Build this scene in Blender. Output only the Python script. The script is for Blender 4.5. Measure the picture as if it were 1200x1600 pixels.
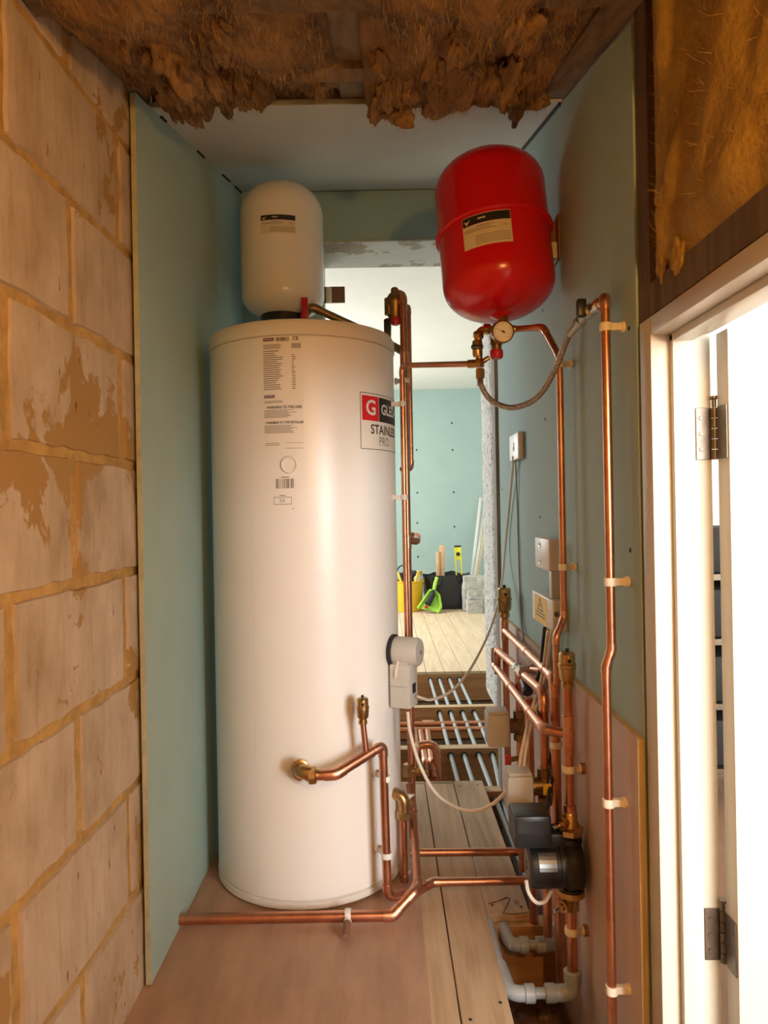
import bpy, bmesh, math, random
from mathutils import Vector, Matrix, noise
random.seed(7)
for o in list(bpy.data.objects): bpy.data.objects.remove(o, do_unlink=True)
scene = bpy.context.scene
C = scene.collection
V = Vector
R = math.radians

# ------------------------------------------------------------------ camera
FPX, ROLL, HC = 1130.0, 0.018, 1.06          # focal length in px of a 1200x1600 frame, roll, camera height
cs, sn = math.cos(ROLL), math.sin(ROLL)
cam_d = bpy.data.cameras.new('camera'); cam = bpy.data.objects.new('camera', cam_d); C.objects.link(cam)
cam_d.sensor_fit = 'VERTICAL'; cam_d.sensor_height = 24.0; cam_d.lens = 24.0*FPX/1600.0
cam_d.shift_y = -4/1600.0; cam_d.clip_start = 0.02; cam_d.clip_end = 60
cam.matrix_world = Matrix(((cs, sn, 0, 0), (0, 0, -1, 0), (-sn, cs, 0, HC), (0, 0, 0, 1)))
scene.camera = cam

# ------------------------------------------------------------------ world, lights, exposure
scene.view_settings.view_transform = 'Standard'; scene.view_settings.look = 'None'
scene.view_settings.exposure = 0.06; scene.view_settings.gamma = 1.0
scene.view_settings.use_curve_mapping = False
w = bpy.data.worlds.new('world'); scene.world = w; w.use_nodes = True
w.node_tree.nodes['Background'].inputs[0].default_value = (0.75, 0.87, 1.0, 1); w.node_tree.nodes['Background'].inputs[1].default_value = 0.6
def area(name, loc, target, sx, sy, power, col):
    l = bpy.data.lights.new(name, 'AREA'); l.shape = 'RECTANGLE'; l.size = sx; l.size_y = sy; l.energy = power; l.color = col
    o = bpy.data.objects.new(name, l); C.objects.link(o); o.location = loc
    o.rotation_euler = (V(target)-V(loc)).to_track_quat('-Z', 'Y').to_euler(); return o
def bulb(name, loc, power, col, rad):
    l = bpy.data.lights.new(name, 'POINT'); l.energy = power; l.color = col; l.shadow_soft_size = rad
    o = bpy.data.objects.new(name, l); C.objects.link(o); o.location = loc; return o
area('far_room_window_daylight', (-1.72, 6.3, 1.55), (0.5, 5.6, 0.9), 2.6, 1.3, 125, (1.0, 0.985, 0.955))
area('landing_window_daylight', (1.95, -2.62, 1.40), (0.2, 1.6, 0.75), 1.7, 1.2, 275, (1.0, 0.985, 0.965))
bulb('warm_work_lamp', (0.34, -0.12, 1.42), 30, (1.0, 0.51, 0.125), 0.035)

# ------------------------------------------------------------------ solving places: a sight line met with a known plane of the room
CAM = V((0, 0, HC))
def ray(px, py):
    u = (px-600)/FPX; v = (796-py)/FPX
    return V((u*cs+v*sn, 1.0, -u*sn+v*cs))
def P(px, py, d): return CAM+ray(px, py)*d
def PX(px, py, X): r = ray(px, py); return CAM+r*(X/r.x)
def PZ(px, py, Z): r = ray(px, py); return CAM+r*((Z-HC)/r.z)
def slope(y): return HC+0.526+0.2575*y         # underside of the sloping rafters
WX = 0.446                                     # face of the right wall
LX = -0.540                                    # face of the left lining board

# ------------------------------------------------------------------ materials
def mat(name, col, rough=0.6, metal=0.0, var=0.0, scale=8.0, stretch=(1, 1, 1), bump=0.0, bscale=None, col2=None, thr=None, coat=0.0, spec=None, world=False, detail=6):
    m = bpy.data.materials.new(name); m.use_nodes = True; nt = m.node_tree; N = nt.nodes; L = nt.links
    b = N['Principled BSDF']; b.inputs['Roughness'].default_value = rough; b.inputs['Metallic'].default_value = metal
    b.inputs['Base Color'].default_value = (*col, 1); b.inputs['Coat Weight'].default_value = coat; b.inputs['Coat Roughness'].default_value = 0.12
    if spec is not None: b.inputs['Specular IOR Level'].default_value = spec
    if var or bump or col2:
        if world: g = N.new('ShaderNodeNewGeometry'); src = g.outputs['Position']
        else: g = N.new('ShaderNodeTexCoord'); src = g.outputs['Object']
        mp = N.new('ShaderNodeMapping'); mp.inputs['Scale'].default_value = stretch; L.new(src, mp.inputs['Vector'])
    if var or col2:
        n = N.new('ShaderNodeTexNoise'); n.inputs['Scale'].default_value = scale; n.inputs['Detail'].default_value = detail; n.inputs['Roughness'].default_value = 0.62
        L.new(mp.outputs[0], n.inputs['Vector'])
        r = N.new('ShaderNodeValToRGB'); L.new(n.outputs['Fac'], r.inputs['Fac'])
        c2 = col2 if col2 else tuple(c*(1-var) for c in col)
        c1 = col if col2 else tuple(min(1, c*(1+var*0.5)) for c in col)
        lo, hi = thr if thr else (0.3, 0.7)
        r.color_ramp.elements[0].position = lo; r.color_ramp.elements[0].color = (*c2, 1)
        r.color_ramp.elements[1].position = hi; r.color_ramp.elements[1].color = (*c1, 1)
        L.new(r.outputs[0], b.inputs['Base Color'])
    if bump:
        n2 = N.new('ShaderNodeTexNoise'); n2.inputs['Scale'].default_value = bscale or scale*3; n2.inputs['Detail'].default_value = 8
        L.new(mp.outputs[0], n2.inputs['Vector'])
        bp = N.new('ShaderNodeBump'); bp.inputs['Strength'].default_value = bump; bp.inputs['Distance'].default_value = 0.01
        L.new(n2.outputs['Fac'], bp.inputs['Height']); L.new(bp.outputs[0], b.inputs['Normal'])
    return m

def wood(name, c1, c2, axis=1, rough=0.7, sc=14, bump=0.15, knots=True):
    m = bpy.data.materials.new(name); m.use_nodes = True; nt = m.node_tree; N = nt.nodes; L = nt.links
    b = N['Principled BSDF']; b.inputs['Roughness'].default_value = rough
    g = N.new('ShaderNodeNewGeometry'); oi = N.new('ShaderNodeObjectInfo')
    add = N.new('ShaderNodeVectorMath'); add.operation = 'ADD'
    mul = N.new('ShaderNodeMath'); mul.operation = 'MULTIPLY'; mul.inputs[1].default_value = 37.0
    L.new(oi.outputs['Random'], mul.inputs[0]); L.new(g.outputs['Position'], add.inputs[0]); L.new(mul.outputs[0], add.inputs[1])
    mp = N.new('ShaderNodeMapping'); s = [1.0, 1.0, 1.0]; s[axis] = 0.08; mp.inputs['Scale'].default_value = s
    L.new(add.outputs[0], mp.inputs['Vector'])
    n = N.new('ShaderNodeTexNoise'); n.inputs['Scale'].default_value = sc*3; n.inputs['Detail'].default_value = 7; n.inputs['Distortion'].default_value = 0.6
    L.new(mp.outputs[0], n.inputs['Vector'])
    r = N.new('ShaderNodeValToRGB'); L.new(n.outputs['Fac'], r.inputs['Fac'])
    r.color_ramp.elements[0].position = 0.3; r.color_ramp.elements[0].color = (*c2, 1)
    r.color_ramp.elements[1].position = 0.62; r.color_ramp.elements[1].color = (*c1, 1)
    out = r.outputs[0]
    if knots:
        mp2 = N.new('ShaderNodeMapping'); s2 = [1.0, 1.0, 1.0]; s2[axis] = 0.45; mp2.inputs['Scale'].default_value = s2
        L.new(add.outputs[0], mp2.inputs['Vector'])
        vo = N.new('ShaderNodeTexVoronoi'); vo.inputs['Scale'].default_value = 9; L.new(mp2.outputs[0], vo.inputs['Vector'])
        r2 = N.new('ShaderNodeValToRGB'); L.new(vo.outputs['Distance'], r2.inputs['Fac'])
        r2.color_ramp.elements[0].position = 0.045; r2.color_ramp.elements[0].color = (0.35, 0.25, 0.18, 1)
        r2.color_ramp.elements[1].position = 0.10; r2.color_ramp.elements[1].color = (1, 1, 1, 1)
        mx = N.new('ShaderNodeMix'); mx.data_type = 'RGBA'; mx.blend_type = 'MULTIPLY'; mx.inputs[0].default_value = 0.8
        L.new(out, mx.inputs[6]); L.new(r2.outputs[0], mx.inputs[7]); out = mx.outputs[2]
    L.new(out, b.inputs['Base Color'])
    bp = N.new('ShaderNodeBump'); bp.inputs['Strength'].default_value = bump; bp.inputs['Distance'].default_value = 0.004
    L.new(n.outputs['Fac'], bp.inputs['Height']); L.new(bp.outputs[0], b.inputs['Normal'])
    return m

def block_material():
    m = bpy.data.materials.new('painted_block'); m.use_nodes = True; nt = m.node_tree; N = nt.nodes; L = nt.links
    b = N['Principled BSDF']; b.inputs['Roughness'].default_value = 0.88
    g = N.new('ShaderNodeNewGeometry')
    def nz(scale, stretch, detail=8, rough=0.62, dist=0.0):
        mp = N.new('ShaderNodeMapping'); mp.inputs['Scale'].default_value = stretch; L.new(g.outputs['Position'], mp.inputs['Vector'])
        n = N.new('ShaderNodeTexNoise'); n.inputs['Scale'].default_value = scale; n.inputs['Detail'].default_value = detail
        n.inputs['Roughness'].default_value = rough; n.inputs['Distortion'].default_value = dist; L.new(mp.outputs[0], n.inputs['Vector']); return n
    def ramp(src, a, ca, bb, cb):
        r = N.new('ShaderNodeValToRGB'); L.new(src, r.inputs['Fac'])
        r.color_ramp.elements[0].position = a; r.color_ramp.elements[0].color = (*ca, 1)
        r.color_ramp.elements[1].position = bb; r.color_ramp.elements[1].color = (*cb, 1); return r
    base = nz(7, (1, 1, 0.6)); rb = ramp(base.outputs['Fac'], 0.32, (0.39, 0.285, 0.185), 0.66, (0.64, 0.52, 0.40))
    st = nz(48, (1, 1, 0.14), 6, 0.65); rs = ramp(st.outputs['Fac'], 0.30, (0.74, 0.70, 0.64), 0.48, (1, 1, 1))
    mx = N.new('ShaderNodeMix'); mx.data_type = 'RGBA'; mx.blend_type = 'MULTIPLY'; mx.inputs[0].default_value = 0.6
    L.new(rb.outputs[0], mx.inputs[6]); L.new(rs.outputs[0], mx.inputs[7])
    pt = nz(4.6, (1, 1, 0.8), 9, 0.62, 0.5); rp = ramp(pt.outputs['Fac'], 0.582, (0, 0, 0), 0.597, (1, 1, 1))
    mx2 = N.new('ShaderNodeMix'); mx2.data_type = 'RGBA'; L.new(rp.outputs[0], mx2.inputs[0]); L.new(mx.outputs[2], mx2.inputs[6])
    mx2.inputs[7].default_value = (0.40, 0.235, 0.08, 1)
    ch = nz(60, (1, 1, 0.30), 3, 0.5); rc = ramp(ch.outputs['Fac'], 0.70, (1, 1, 1), 0.74, (0.45, 0.34, 0.24))
    mx3 = N.new('ShaderNodeMix'); mx3.data_type = 'RGBA'; mx3.blend_type = 'MULTIPLY'; mx3.inputs[0].default_value = 1.0
    L.new(mx2.outputs[2], mx3.inputs[6]); L.new(rc.outputs[0], mx3.inputs[7])
    L.new(mx3.outputs[2], b.inputs['Base Color'])
    sub = N.new('ShaderNodeMath'); sub.operation = 'SUBTRACT'; L.new(st.outputs['Fac'], sub.inputs[0]); L.new(rp.outputs[0], sub.inputs[1])
    bp = N.new('ShaderNodeBump'); bp.inputs['Strength'].default_value = 0.35; bp.inputs['Distance'].default_value = 0.006
    L.new(sub.outputs[0], bp.inputs['Height']); L.new(bp.outputs[0], b.inputs['Normal'])
    return m

M = {}
M['block'] = block_material()
M['mortar'] = mat('sandy_mortar', (0.54, 0.335, 0.115), 0.95, var=0.35, scale=22, bump=0.6, bscale=60, world=True)
M['board'] = mat('green_plasterboard', (0.385, 0.525, 0.495), 0.85, var=0.06, scale=3, bump=0.03, bscale=120, world=True)
M['board_edge'] = mat('plasterboard_edge', (0.50, 0.48, 0.34), 0.9, var=0.2, scale=30, world=True)
M['white_board'] = mat('white_plasterboard', (0.66, 0.66, 0.62), 0.85, var=0.06, scale=5, world=True)
M['white_paint'] = mat('white_paint', (0.80, 0.79, 0.75), 0.7, var=0.04, scale=4, world=True)
M['old_plaster'] = mat('patched_old_plaster', (0.62, 0.62, 0.58), 0.9, scale=6, col2=(0.40, 0.34, 0.26), thr=(0.435, 0.45), bump=0.3, bscale=40, world=True, detail=5)
M['rough_plaster'] = mat('rough_mesh_plaster', (0.93, 0.92, 0.88), 0.95, scale=75, stretch=(1, 0.45, 1), col2=(0.48, 0.47, 0.43), thr=(0.33, 0.45), bump=1.0, bscale=75, world=True, detail=2)
M['dark_timber'] = wood('dark_old_timber', (0.16, 0.11, 0.065), (0.08, 0.05, 0.03), 2, 0.8)
M['grey_timber'] = wood('grey_weathered_timber', (0.33, 0.28, 0.22), (0.22, 0.18, 0.14), 2, 0.8)
M['rafter'] = wood('rafter_timber', (0.26, 0.17, 0.09), (0.14, 0.085, 0.045), 1, 0.8, knots=False)
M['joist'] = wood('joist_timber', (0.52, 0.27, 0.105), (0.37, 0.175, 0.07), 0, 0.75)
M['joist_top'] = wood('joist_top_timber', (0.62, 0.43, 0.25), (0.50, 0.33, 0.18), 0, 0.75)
M['pine'] = wood('pale_pine_boards', (0.72, 0.56, 0.38), (0.60, 0.44, 0.28), 1, 0.65)
M['old_pine'] = wood('worn_pine_boards', (0.60, 0.43, 0.27), (0.43, 0.29, 0.17), 1, 0.7)
M['hardboard'] = mat('pink_brown_hardboard', (0.47, 0.285, 0.19), 0.6, var=0.22, scale=5, stretch=(3, 0.7, 1), bump=0.03, bscale=90, world=True)
M['ply'] = mat('pinkish_plywood', (0.66, 0.51, 0.43), 0.6, var=0.12, scale=6, stretch=(1, 1, 0.25), world=True)
M['ply_edge'] = mat('plywood_edge', (0.62, 0.43, 0.20), 0.7, var=0.3, scale=30, stretch=(6, 1, 0.3), world=True)
M['enamel'] = mat('white_enamel_sheet', (0.86, 0.84, 0.80), 0.33, bump=0.05, bscale=190, spec=0.5)
M['lid'] = mat('cream_plastic_lid', (0.80, 0.76, 0.68), 0.45)
M['vessel_white'] = mat('white_vessel_enamel', (0.84, 0.80, 0.72), 0.25, bump=0.02, bscale=60)
M['vessel_red'] = mat('red_vessel_enamel', (0.62, 0.006, 0.010), 0.22, bump=0.02, bscale=60)
M['copper'] = mat('copper', (0.70, 0.33, 0.20), 0.35, 1.0, scale=16, col2=(0.47, 0.20, 0.115), thr=(0.30, 0.66), bump=0.05, bscale=40, world=True)
M['copper_fit'] = mat('copper_fitting', (0.76, 0.40, 0.26), 0.34, 1.0, scale=40, col2=(0.50, 0.23, 0.14), thr=(0.3, 0.62), bump=0.06, bscale=70, world=True)
M['brass'] = mat('brass', (0.62, 0.43, 0.20), 0.33, 1.0, scale=40, col2=(0.44, 0.27, 0.11), world=True)
M['old_brass'] = mat('dull_bronze', (0.38, 0.25, 0.12), 0.42, 1.0, scale=40, col2=(0.25, 0.15, 0.07), world=True)
M['chrome'] = mat('chrome', (0.72, 0.70, 0.66), 0.18, 1.0)
M['steel'] = mat('dark_steel', (0.20, 0.165, 0.13), 0.42, 0.9, var=0.3, scale=40)
M['plate'] = mat('dull_metal_plate', (0.22, 0.235, 0.24), 0.35, 0.7)
M['braid'] = mat('braided_steel', (0.62, 0.55, 0.44), 0.36, 1.0, scale=420, col2=(0.20, 0.17, 0.13), thr=(0.38, 0.55), bump=0.5, bscale=420, detail=1)
M['black'] = mat('black_plastic', (0.016, 0.018, 0.021), 0.38)
M['black_matt'] = mat('black_rubber', (0.02, 0.02, 0.022), 0.7)
M['grey_plastic'] = mat('light_grey_plastic', (0.60, 0.59, 0.54), 0.45)
M['white_plastic'] = mat('white_plastic', (0.78, 0.76, 0.72), 0.4)
M['clip'] = mat('cream_clip_plastic', (0.86, 0.78, 0.63), 0.45)
M['grey_pipe'] = mat('grey_pipe_plastic', (0.40, 0.44, 0.46), 0.42, var=0.15, scale=12, world=True)
M['pale_pipe'] = mat('pale_grey_heating_pipe', (0.40, 0.45, 0.47), 0.45, var=0.12, scale=12, world=True)
M['cable'] = mat('white_cable_sheath', (0.80, 0.74, 0.64), 0.5)
M['grey_cable'] = mat('grey_cable_sheath', (0.40, 0.41, 0.40), 0.5)
M['red_plastic'] = mat('red_plastic', (0.50, 0.015, 0.03), 0.4)
M['paper'] = mat('label_paper', (0.86, 0.82, 0.74), 0.5)
M['vpaper'] = mat('vessel_label_paper', (0.74, 0.64, 0.46), 0.5)
M['ink'] = mat('black_ink', (0.02, 0.018, 0.018), 0.5)
M['grey_ink'] = mat('grey_ink', (0.22, 0.19, 0.17), 0.6)
M['red_ink'] = mat('red_ink', (0.68, 0.012, 0.018), 0.45)
M['purple_ink'] = mat('purple_ink', (0.13, 0.02, 0.09), 0.5)
M['yellow_ink'] = mat('yellow_sticker', (0.85, 0.55, 0.03), 0.5)
M['lens'] = mat('clear_disc', (0.88, 0.86, 0.80), 0.25)
M['door_paint'] = mat('cream_door_gloss', (0.64, 0.61, 0.515), 0.35, var=0.03, scale=5, bump=0.03, bscale=12, stretch=(1, 1, 0.2), world=True)
M['wool_brown'] = mat('brown_mineral_wool', (0.36, 0.20, 0.072), 0.95, scale=9, stretch=(1.5, 0.6, 1), col2=(0.10, 0.052, 0.022), thr=(0.34, 0.64), bump=0.8, bscale=70, world=True)
M['wool_yellow'] = mat('yellow_mineral_wool', (0.50, 0.32, 0.07), 0.95, scale=7, col2=(0.27, 0.15, 0.03), thr=(0.3, 0.68), bump=0.35, bscale=90, world=True)
M['fibre'] = mat('loose_wool_fibre', (0.44, 0.27, 0.11), 0.9, var=0.5, scale=30, world=True)
M['fibre_yellow'] = mat('loose_yellow_fibre', (0.48, 0.31, 0.08), 0.9, var=0.4, scale=30, world=True)
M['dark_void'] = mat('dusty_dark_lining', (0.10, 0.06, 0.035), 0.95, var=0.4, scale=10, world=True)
M['rubble'] = mat('brown_rubble_dust', (0.26, 0.155, 0.085), 0.95, scale=14, col2=(0.09, 0.05, 0.03), bump=1.0, bscale=40, world=True)
M['yellow_tub'] = mat('yellow_tub_plastic', (0.78, 0.46, 0.02), 0.45)
M['lime'] = mat('lime_green_plastic', (0.36, 0.66, 0.06), 0.4)
M['level_yellow'] = mat('level_yellow_paint', (0.80, 0.74, 0.04), 0.4)
M['concrete'] = mat('grey_concrete', (0.50, 0.49, 0.45), 0.95, var=0.25, scale=20, bump=0.6, bscale=60, world=True)
M['offcut'] = wood('orange_pine_offcut', (0.66, 0.42, 0.24), (0.52, 0.30, 0.16), 2, 0.7)
M['gap'] = mat('black_joint_gap', (0.015, 0.013, 0.012), 0.9)
M['brown_pad'] = mat('brown_standoff_pad', (0.23, 0.10, 0.06), 0.6)
M['blue'] = mat('blue_plastic', (0.03, 0.05, 0.16), 0.4)

# ------------------------------------------------------------------ mesh builders
class MB:
    def __init__(s): s.v = []; s.f = []
    def add(s, vs, fs):
        n = len(s.v); s.v += [V(a) for a in vs]; s.f += [tuple(i+n for i in f) for f in fs]; return s
    def box(s, lo, hi, bev=0.0, mtx=None, seg=2):
        lo = V(lo); hi = V(hi); c = (lo+hi)/2; d = hi-lo
        if bev <= 0:
            vs = [V((x, y, z)) for x in (lo.x, hi.x) for y in (lo.y, hi.y) for z in (lo.z, hi.z)]
            fs = [(0, 1, 3, 2), (4, 6, 7, 5), (0, 4, 5, 1), (2, 3, 7, 6), (0, 2, 6, 4), (1, 5, 7, 3)]
        else:
            bm = bmesh.new(); bmesh.ops.create_cube(bm, size=1.0)
            for v in bm.verts: v.co = V((v.co.x*d.x, v.co.y*d.y, v.co.z*d.z))+c
            bmesh.ops.bevel(bm, geom=list(bm.edges), offset=min(bev, min(d)*0.49), segments=seg, affect='EDGES', profile=0.5)
            bm.verts.index_update(); vs = [v.co.copy() for v in bm.verts]; fs = [tuple(v.index for v in f.verts) for f in bm.faces]; bm.free()
        if mtx: vs = [mtx@v for v in vs]
        return s.add(vs, fs)
    def prism(s, poly, ext):
        ext = V(ext); n = len(poly); vs = [V(p) for p in poly]; vs += [p+ext for p in vs]
        fs = [tuple(range(n-1, -1, -1)), tuple(range(n, 2*n))]+[(i, (i+1) % n, n+(i+1) % n, n+i) for i in range(n)]
        return s.add(vs, fs)
    def tube(s, path, r, seg=14, caps=True):
        path = [V(p) for p in path]; n = len(path); rr = r if isinstance(r, (list, tuple)) else [r]*n
        T = []
        for i in range(n):
            a = path[max(i-1, 0)]; b = path[min(i+1, n-1)]; T.append((b-a).normalized())
        up = V((0, 0, 1)) if abs(T[0].z) < 0.9 else V((1, 0, 0))
        x = (up-T[0]*up.dot(T[0])).normalized(); vs = []; fs = []
        for i in range(n):
            x = (x-T[i]*x.dot(T[i])).normalized(); y = T[i].cross(x)
            for k in range(seg):
                a = 2*math.pi*k/seg; vs.append(path[i]+(x*math.cos(a)+y*math.sin(a))*rr[i])
        for i in range(n-1):
            for k in range(seg):
                a = i*seg+k; b = i*seg+(k+1) % seg; fs.append((a, b, b+seg, a+seg))
        if caps: fs.append(tuple(range(seg-1, -1, -1))); fs.append(tuple((n-1)*seg+k for k in range(seg)))
        return s.add(vs, fs)
    def lathe(s, prof, org, axis=(0, 0, 1), seg=32):
        axis = V(axis).normalized(); org = V(org)
        up = V((0, 1, 0)) if abs(axis.y) < 0.9 else V((1, 0, 0))
        x = (up-axis*up.dot(axis)).normalized(); y = axis.cross(x); vs = []; fs = []; n = len(prof)
        for r, h in prof:
            for k in range(seg):
                a = 2*math.pi*k/seg; vs.append(org+axis*h+(x*math.cos(a)+y*math.sin(a))*max(r, 1e-5))
        for i in range(n-1):
            for k in range(seg):
                a = i*seg+k; b = i*seg+(k+1) % seg; fs.append((a, b, b+seg, a+seg))
        fs.append(tuple(range(seg-1, -1, -1))); fs.append(tuple((n-1)*seg+k for k in range(seg)))
        return s.add(vs, fs)
    def cyl(s, a, b, r, seg=16): a = V(a); b = V(b); return s.lathe([(r, 0), (r, (b-a).length)], a, b-a, seg)
    def build(s, name, m, parent=None, smooth=True, ang=38):
        me = bpy.data.meshes.new(name); me.from_pydata([tuple(v) for v in s.v], [], s.f)
        bm = bmesh.new(); bm.from_mesh(me); bmesh.ops.recalc_face_normals(bm, faces=bm.faces); bm.to_mesh(me); bm.free()
        me.materials.append(M[m] if isinstance(m, str) else m)
        if smooth:
            for p in me.polygons: p.use_smooth = True
            me.set_sharp_from_angle(angle=R(ang))
        o = bpy.data.objects.new(name, me); C.objects.link(o)
        if parent is not None:
            o.parent = parent; o.location = -world_loc(parent)
        return o
def world_loc(o):
    l = V(o.location); p = o.parent
    while p is not None: l = l+V(p.location); p = p.parent
    return l
def tag(o, label, cat, group=None):
    o['label'] = label; o['category'] = cat
    if group: o['group'] = group
    return o
def thing(name, label, cat, loc=(0, 0, 0), group=None):
    o = bpy.data.objects.new(name, None); o.empty_display_size = 0.05; C.objects.link(o); o.location = loc; return tag(o, label, cat, group)
def struct(o, label=None):
    o['kind'] = 'structure'
    if label: o['label'] = label
    return o
def sempty(name, label, loc=(0, 0, 0)):
    o = bpy.data.objects.new(name, None); C.objects.link(o); o.location = loc; return struct(o, label)

def fillet(pts, br):
    pts = [V(p) for p in pts]; out = [pts[0]]; bends = []
    for i in range(1, len(pts)-1):
        a, b, c = pts[i-1], pts[i], pts[i+1]; d1 = (a-b); d2 = (c-b); l1 = d1.length; l2 = d2.length; d1.normalize(); d2.normalize()
        ang = math.pi-d1.angle(d2)
        if ang < 0.03: out.append(b); continue
        t = min(br*math.tan(ang/2), l1*0.48, l2*0.48); p0 = b+d1*t; p1 = b+d2*t
        arc = [p0.lerp(b, k/6).lerp(b.lerp(p1, k/6), k/6) for k in range(7)]
        bends.append((arc, d1, d2)); out += arc
    out.append(pts[-1]); return out, bends
def run(parent, pts, r, br=None, elbows=True, m='copper', fit='copper_fit', name='pipe', ename='elbow'):
    br = br or r*2.4; path, bends = fillet(pts, br); MB().tube(path, r).build(name, m, parent)
    if elbows:
        for arc, d1, d2 in bends:
            p = [arc[0]+d1*r*1.1]+arc+[arc[-1]+d2*r*1.1]
            MB().tube(p, r*1.14).build(ename, fit, parent)
def sleeve(parent, p, axis, r, L, name='coupling', m='copper_fit'):
    axis = V(axis).normalized(); p = V(p)
    h = L/2; MB().lathe([(r*1.02, -h), (r*1.14, -h+0.001), (r*1.14, h-0.001), (r*1.02, h)], p, axis, 16).build(name, m, parent)
def clip(parent, p, axis, wd, r, gap, m='clip', pad=None):
    """a hinged plastic pipe clip: ring round the pipe, neck and foot reaching the wall"""
    p = V(p); axis = V(axis).normalized(); wd = V(wd).normalized(); b = MB()
    h = 0.0075; b.lathe([(r*1.03, -h), (r*1.30, -h), (r*1.36, -h*0.6), (r*1.36, h*0.6), (r*1.30, h), (r*1.03, h)], p, axis, 20)
    side = axis.cross(wd).normalized()
    if gap > r*1.3:
        b.prism([p+wd*r*1.2+side*0.005-axis*0.0065, p+wd*r*1.2-side*0.005-axis*0.0065, p+wd*gap-side*0.005-axis*0.0065, p+wd*gap+side*0.005-axis*0.0065], axis*0.013)
        b.lathe([(0.010, 0), (0.010, 0.006)], p+wd*(gap-0.006), wd, 14)
    o = b.build('pipe_clip', m, parent)
    if pad:
        q = p+wd*gap; MB().cyl(q, q+wd*pad, 0.012).build('standoff_pad', 'brown_pad', parent)
    return o
_tc = {}
def text_geo(body, size, bold=0.0, ax='CENTER'):
    k = (body, size, bold, ax)
    if k in _tc: return _tc[k]
    cu = bpy.data.curves.new('t', 'FONT'); cu.body = body; cu.size = size; cu.offset = bold; cu.align_x = ax; cu.align_y = 'CENTER'; cu.resolution_u = 3
    o = bpy.data.objects.new('t', cu); C.objects.link(o)
    dg = bpy.context.evaluated_depsgraph_get(); me = o.evaluated_get(dg).to_mesh()
    res = ([v.co.copy() for v in me.vertices], [tuple(p.vertices) for p in me.polygons])
    o.evaluated_get(dg).to_mesh_clear(); bpy.data.objects.remove(o); bpy.data.curves.remove(cu); _tc[k] = res; return res
def flat_text(mb, body, size, org, xd, yd, bold=0.0, ax='CENTER', sx=1.0):
    vs, fs = text_geo(body, size, bold, ax); org = V(org); mb.add([org+V(xd)*(v.x*sx)+V(yd)*v.y for v in vs], fs)

# ================================================================== SETTING
# ---- left block wall: mortar bed with every block its own piece
def BX(y): return -0.598+0.0195*y
def wall_pt(y, z, out=0.0): return V((BX(y)+out, y, z))
zl = [0.222-0.2365*1, 0.222, 0.460, 0.698, 0.934, 1.170, 1.408, 1.643, 1.880, 2.118]
bed = MB(); bed.prism([wall_pt(-1.0, -0.3), wall_pt(1.80, -0.3), wall_pt(1.80, 2.4), wall_pt(-1.0, 2.4)], (-0.1, 0, 0))
wl = struct(bed.build('wall_left', 'mortar', smooth=False), 'sandy mortar bed of the bare block wall')
for ci in range(len(zl)-1):
    z0, z1 = zl[ci]+0.009, zl[ci+1]-0.009
    off = 1.327 if ci % 2 == 0 else 1.10
    y = off-0.46*5
    while y < 2.6:
        y0 = y+0.016; y1 = y+0.46-0.016; y += 0.46
        if y1 < 0.62: continue
        if y0 > 1.78: continue
        per = []
        ny, nz_ = 12, 6
        def j(s): return random.uniform(-s, s)
        for k in range(ny): per.append((y0+(y1-y0)*k/ny, z0+j(0.0035)))
        for k in range(nz_): per.append((y1+j(0.003), z0+(z1-z0)*k/nz_))
        for k in range(ny): per.append((y1-(y1-y0)*k/ny, z1+j(0.0035)))
        for k in range(nz_): per.append((y0+j(0.003), z1-(z1-z0)*k/nz_))
        n = len(per); th = random.uniform(0.0045, 0.0075); cy = (y0+y1)/2; cz = (z0+z1)/2
        vs = [wall_pt(a, b, -0.002) for a, b in per]+[wall_pt(cy+(a-cy)*0.988, cz+(b-cz)*0.975, th) for a, b in per]
        fs = [(i, (i+1) % n, n+(i+1) % n, n+i) for i in range(n)]+[tuple(range(n, 2*n))]
        MB().add(vs, fs).build('concrete_block', 'block', wl, smooth=False)

# ---- left lining board
b = MB(); y0, y1 = 1.62, 3.098
b.prism([(LX, y0, 0.004), (LX, y1, 0.004), (LX, y1, slope(2.85)), (LX, 2.85, slope(2.85)), (LX, y0, slope(y0))], (-0.0125, 0, 0))
wa = struct(b.build('wall_alcove_left', 'board', smooth=False), 'green plasterboard lining beside the hot water cylinder')
MB().prism([(LX-0.0005, y0-0.0012, 0.006), (LX-0.012, y0-0.0012, 0.006), (LX-0.012, y0-0.0012, slope(y0)-0.01), (LX-0.0005, y0-0.0012, slope(y0)-0.01)], (0, 0.0012, 0)).build('board_edge', 'board_edge', wa, smooth=False)
# ---- right wall boards
b = MB(); y0, y1 = 1.262, 2.775
b.prism([(WX, y0, -0.25), (WX, y1, -0.25), (WX, y1, slope(y1)+.02), (WX, y0, slope(y0)-0.01)], (0.0125, 0, 0))
wr = struct(b.build('wall_alcove_right', 'board', smooth=False), 'blue green plasterboard wall behind the copper pipes')
for (px, py) in [(838, 335), (848, 485), (852, 655), (985, 860), (983, 513), (834, 327), (785, 765), (844, 808)]:
    p = PX(px, py, WX); MB().lathe([(0.0045, 0), (0.0045, 0.0008)], p, (-1, 0, 0), 10).build('screw_hole', 'gap', wr)
# timber stud at the front end of the right wall
struct(MB().box((WX+0.004, 1.205, 0), (WX+0.06, 1.258, slope(1.2)+0.05)).build('trim_1', 'dark_timber', smooth=False), 'dark timber stud between plasterboard and door frame')
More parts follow.
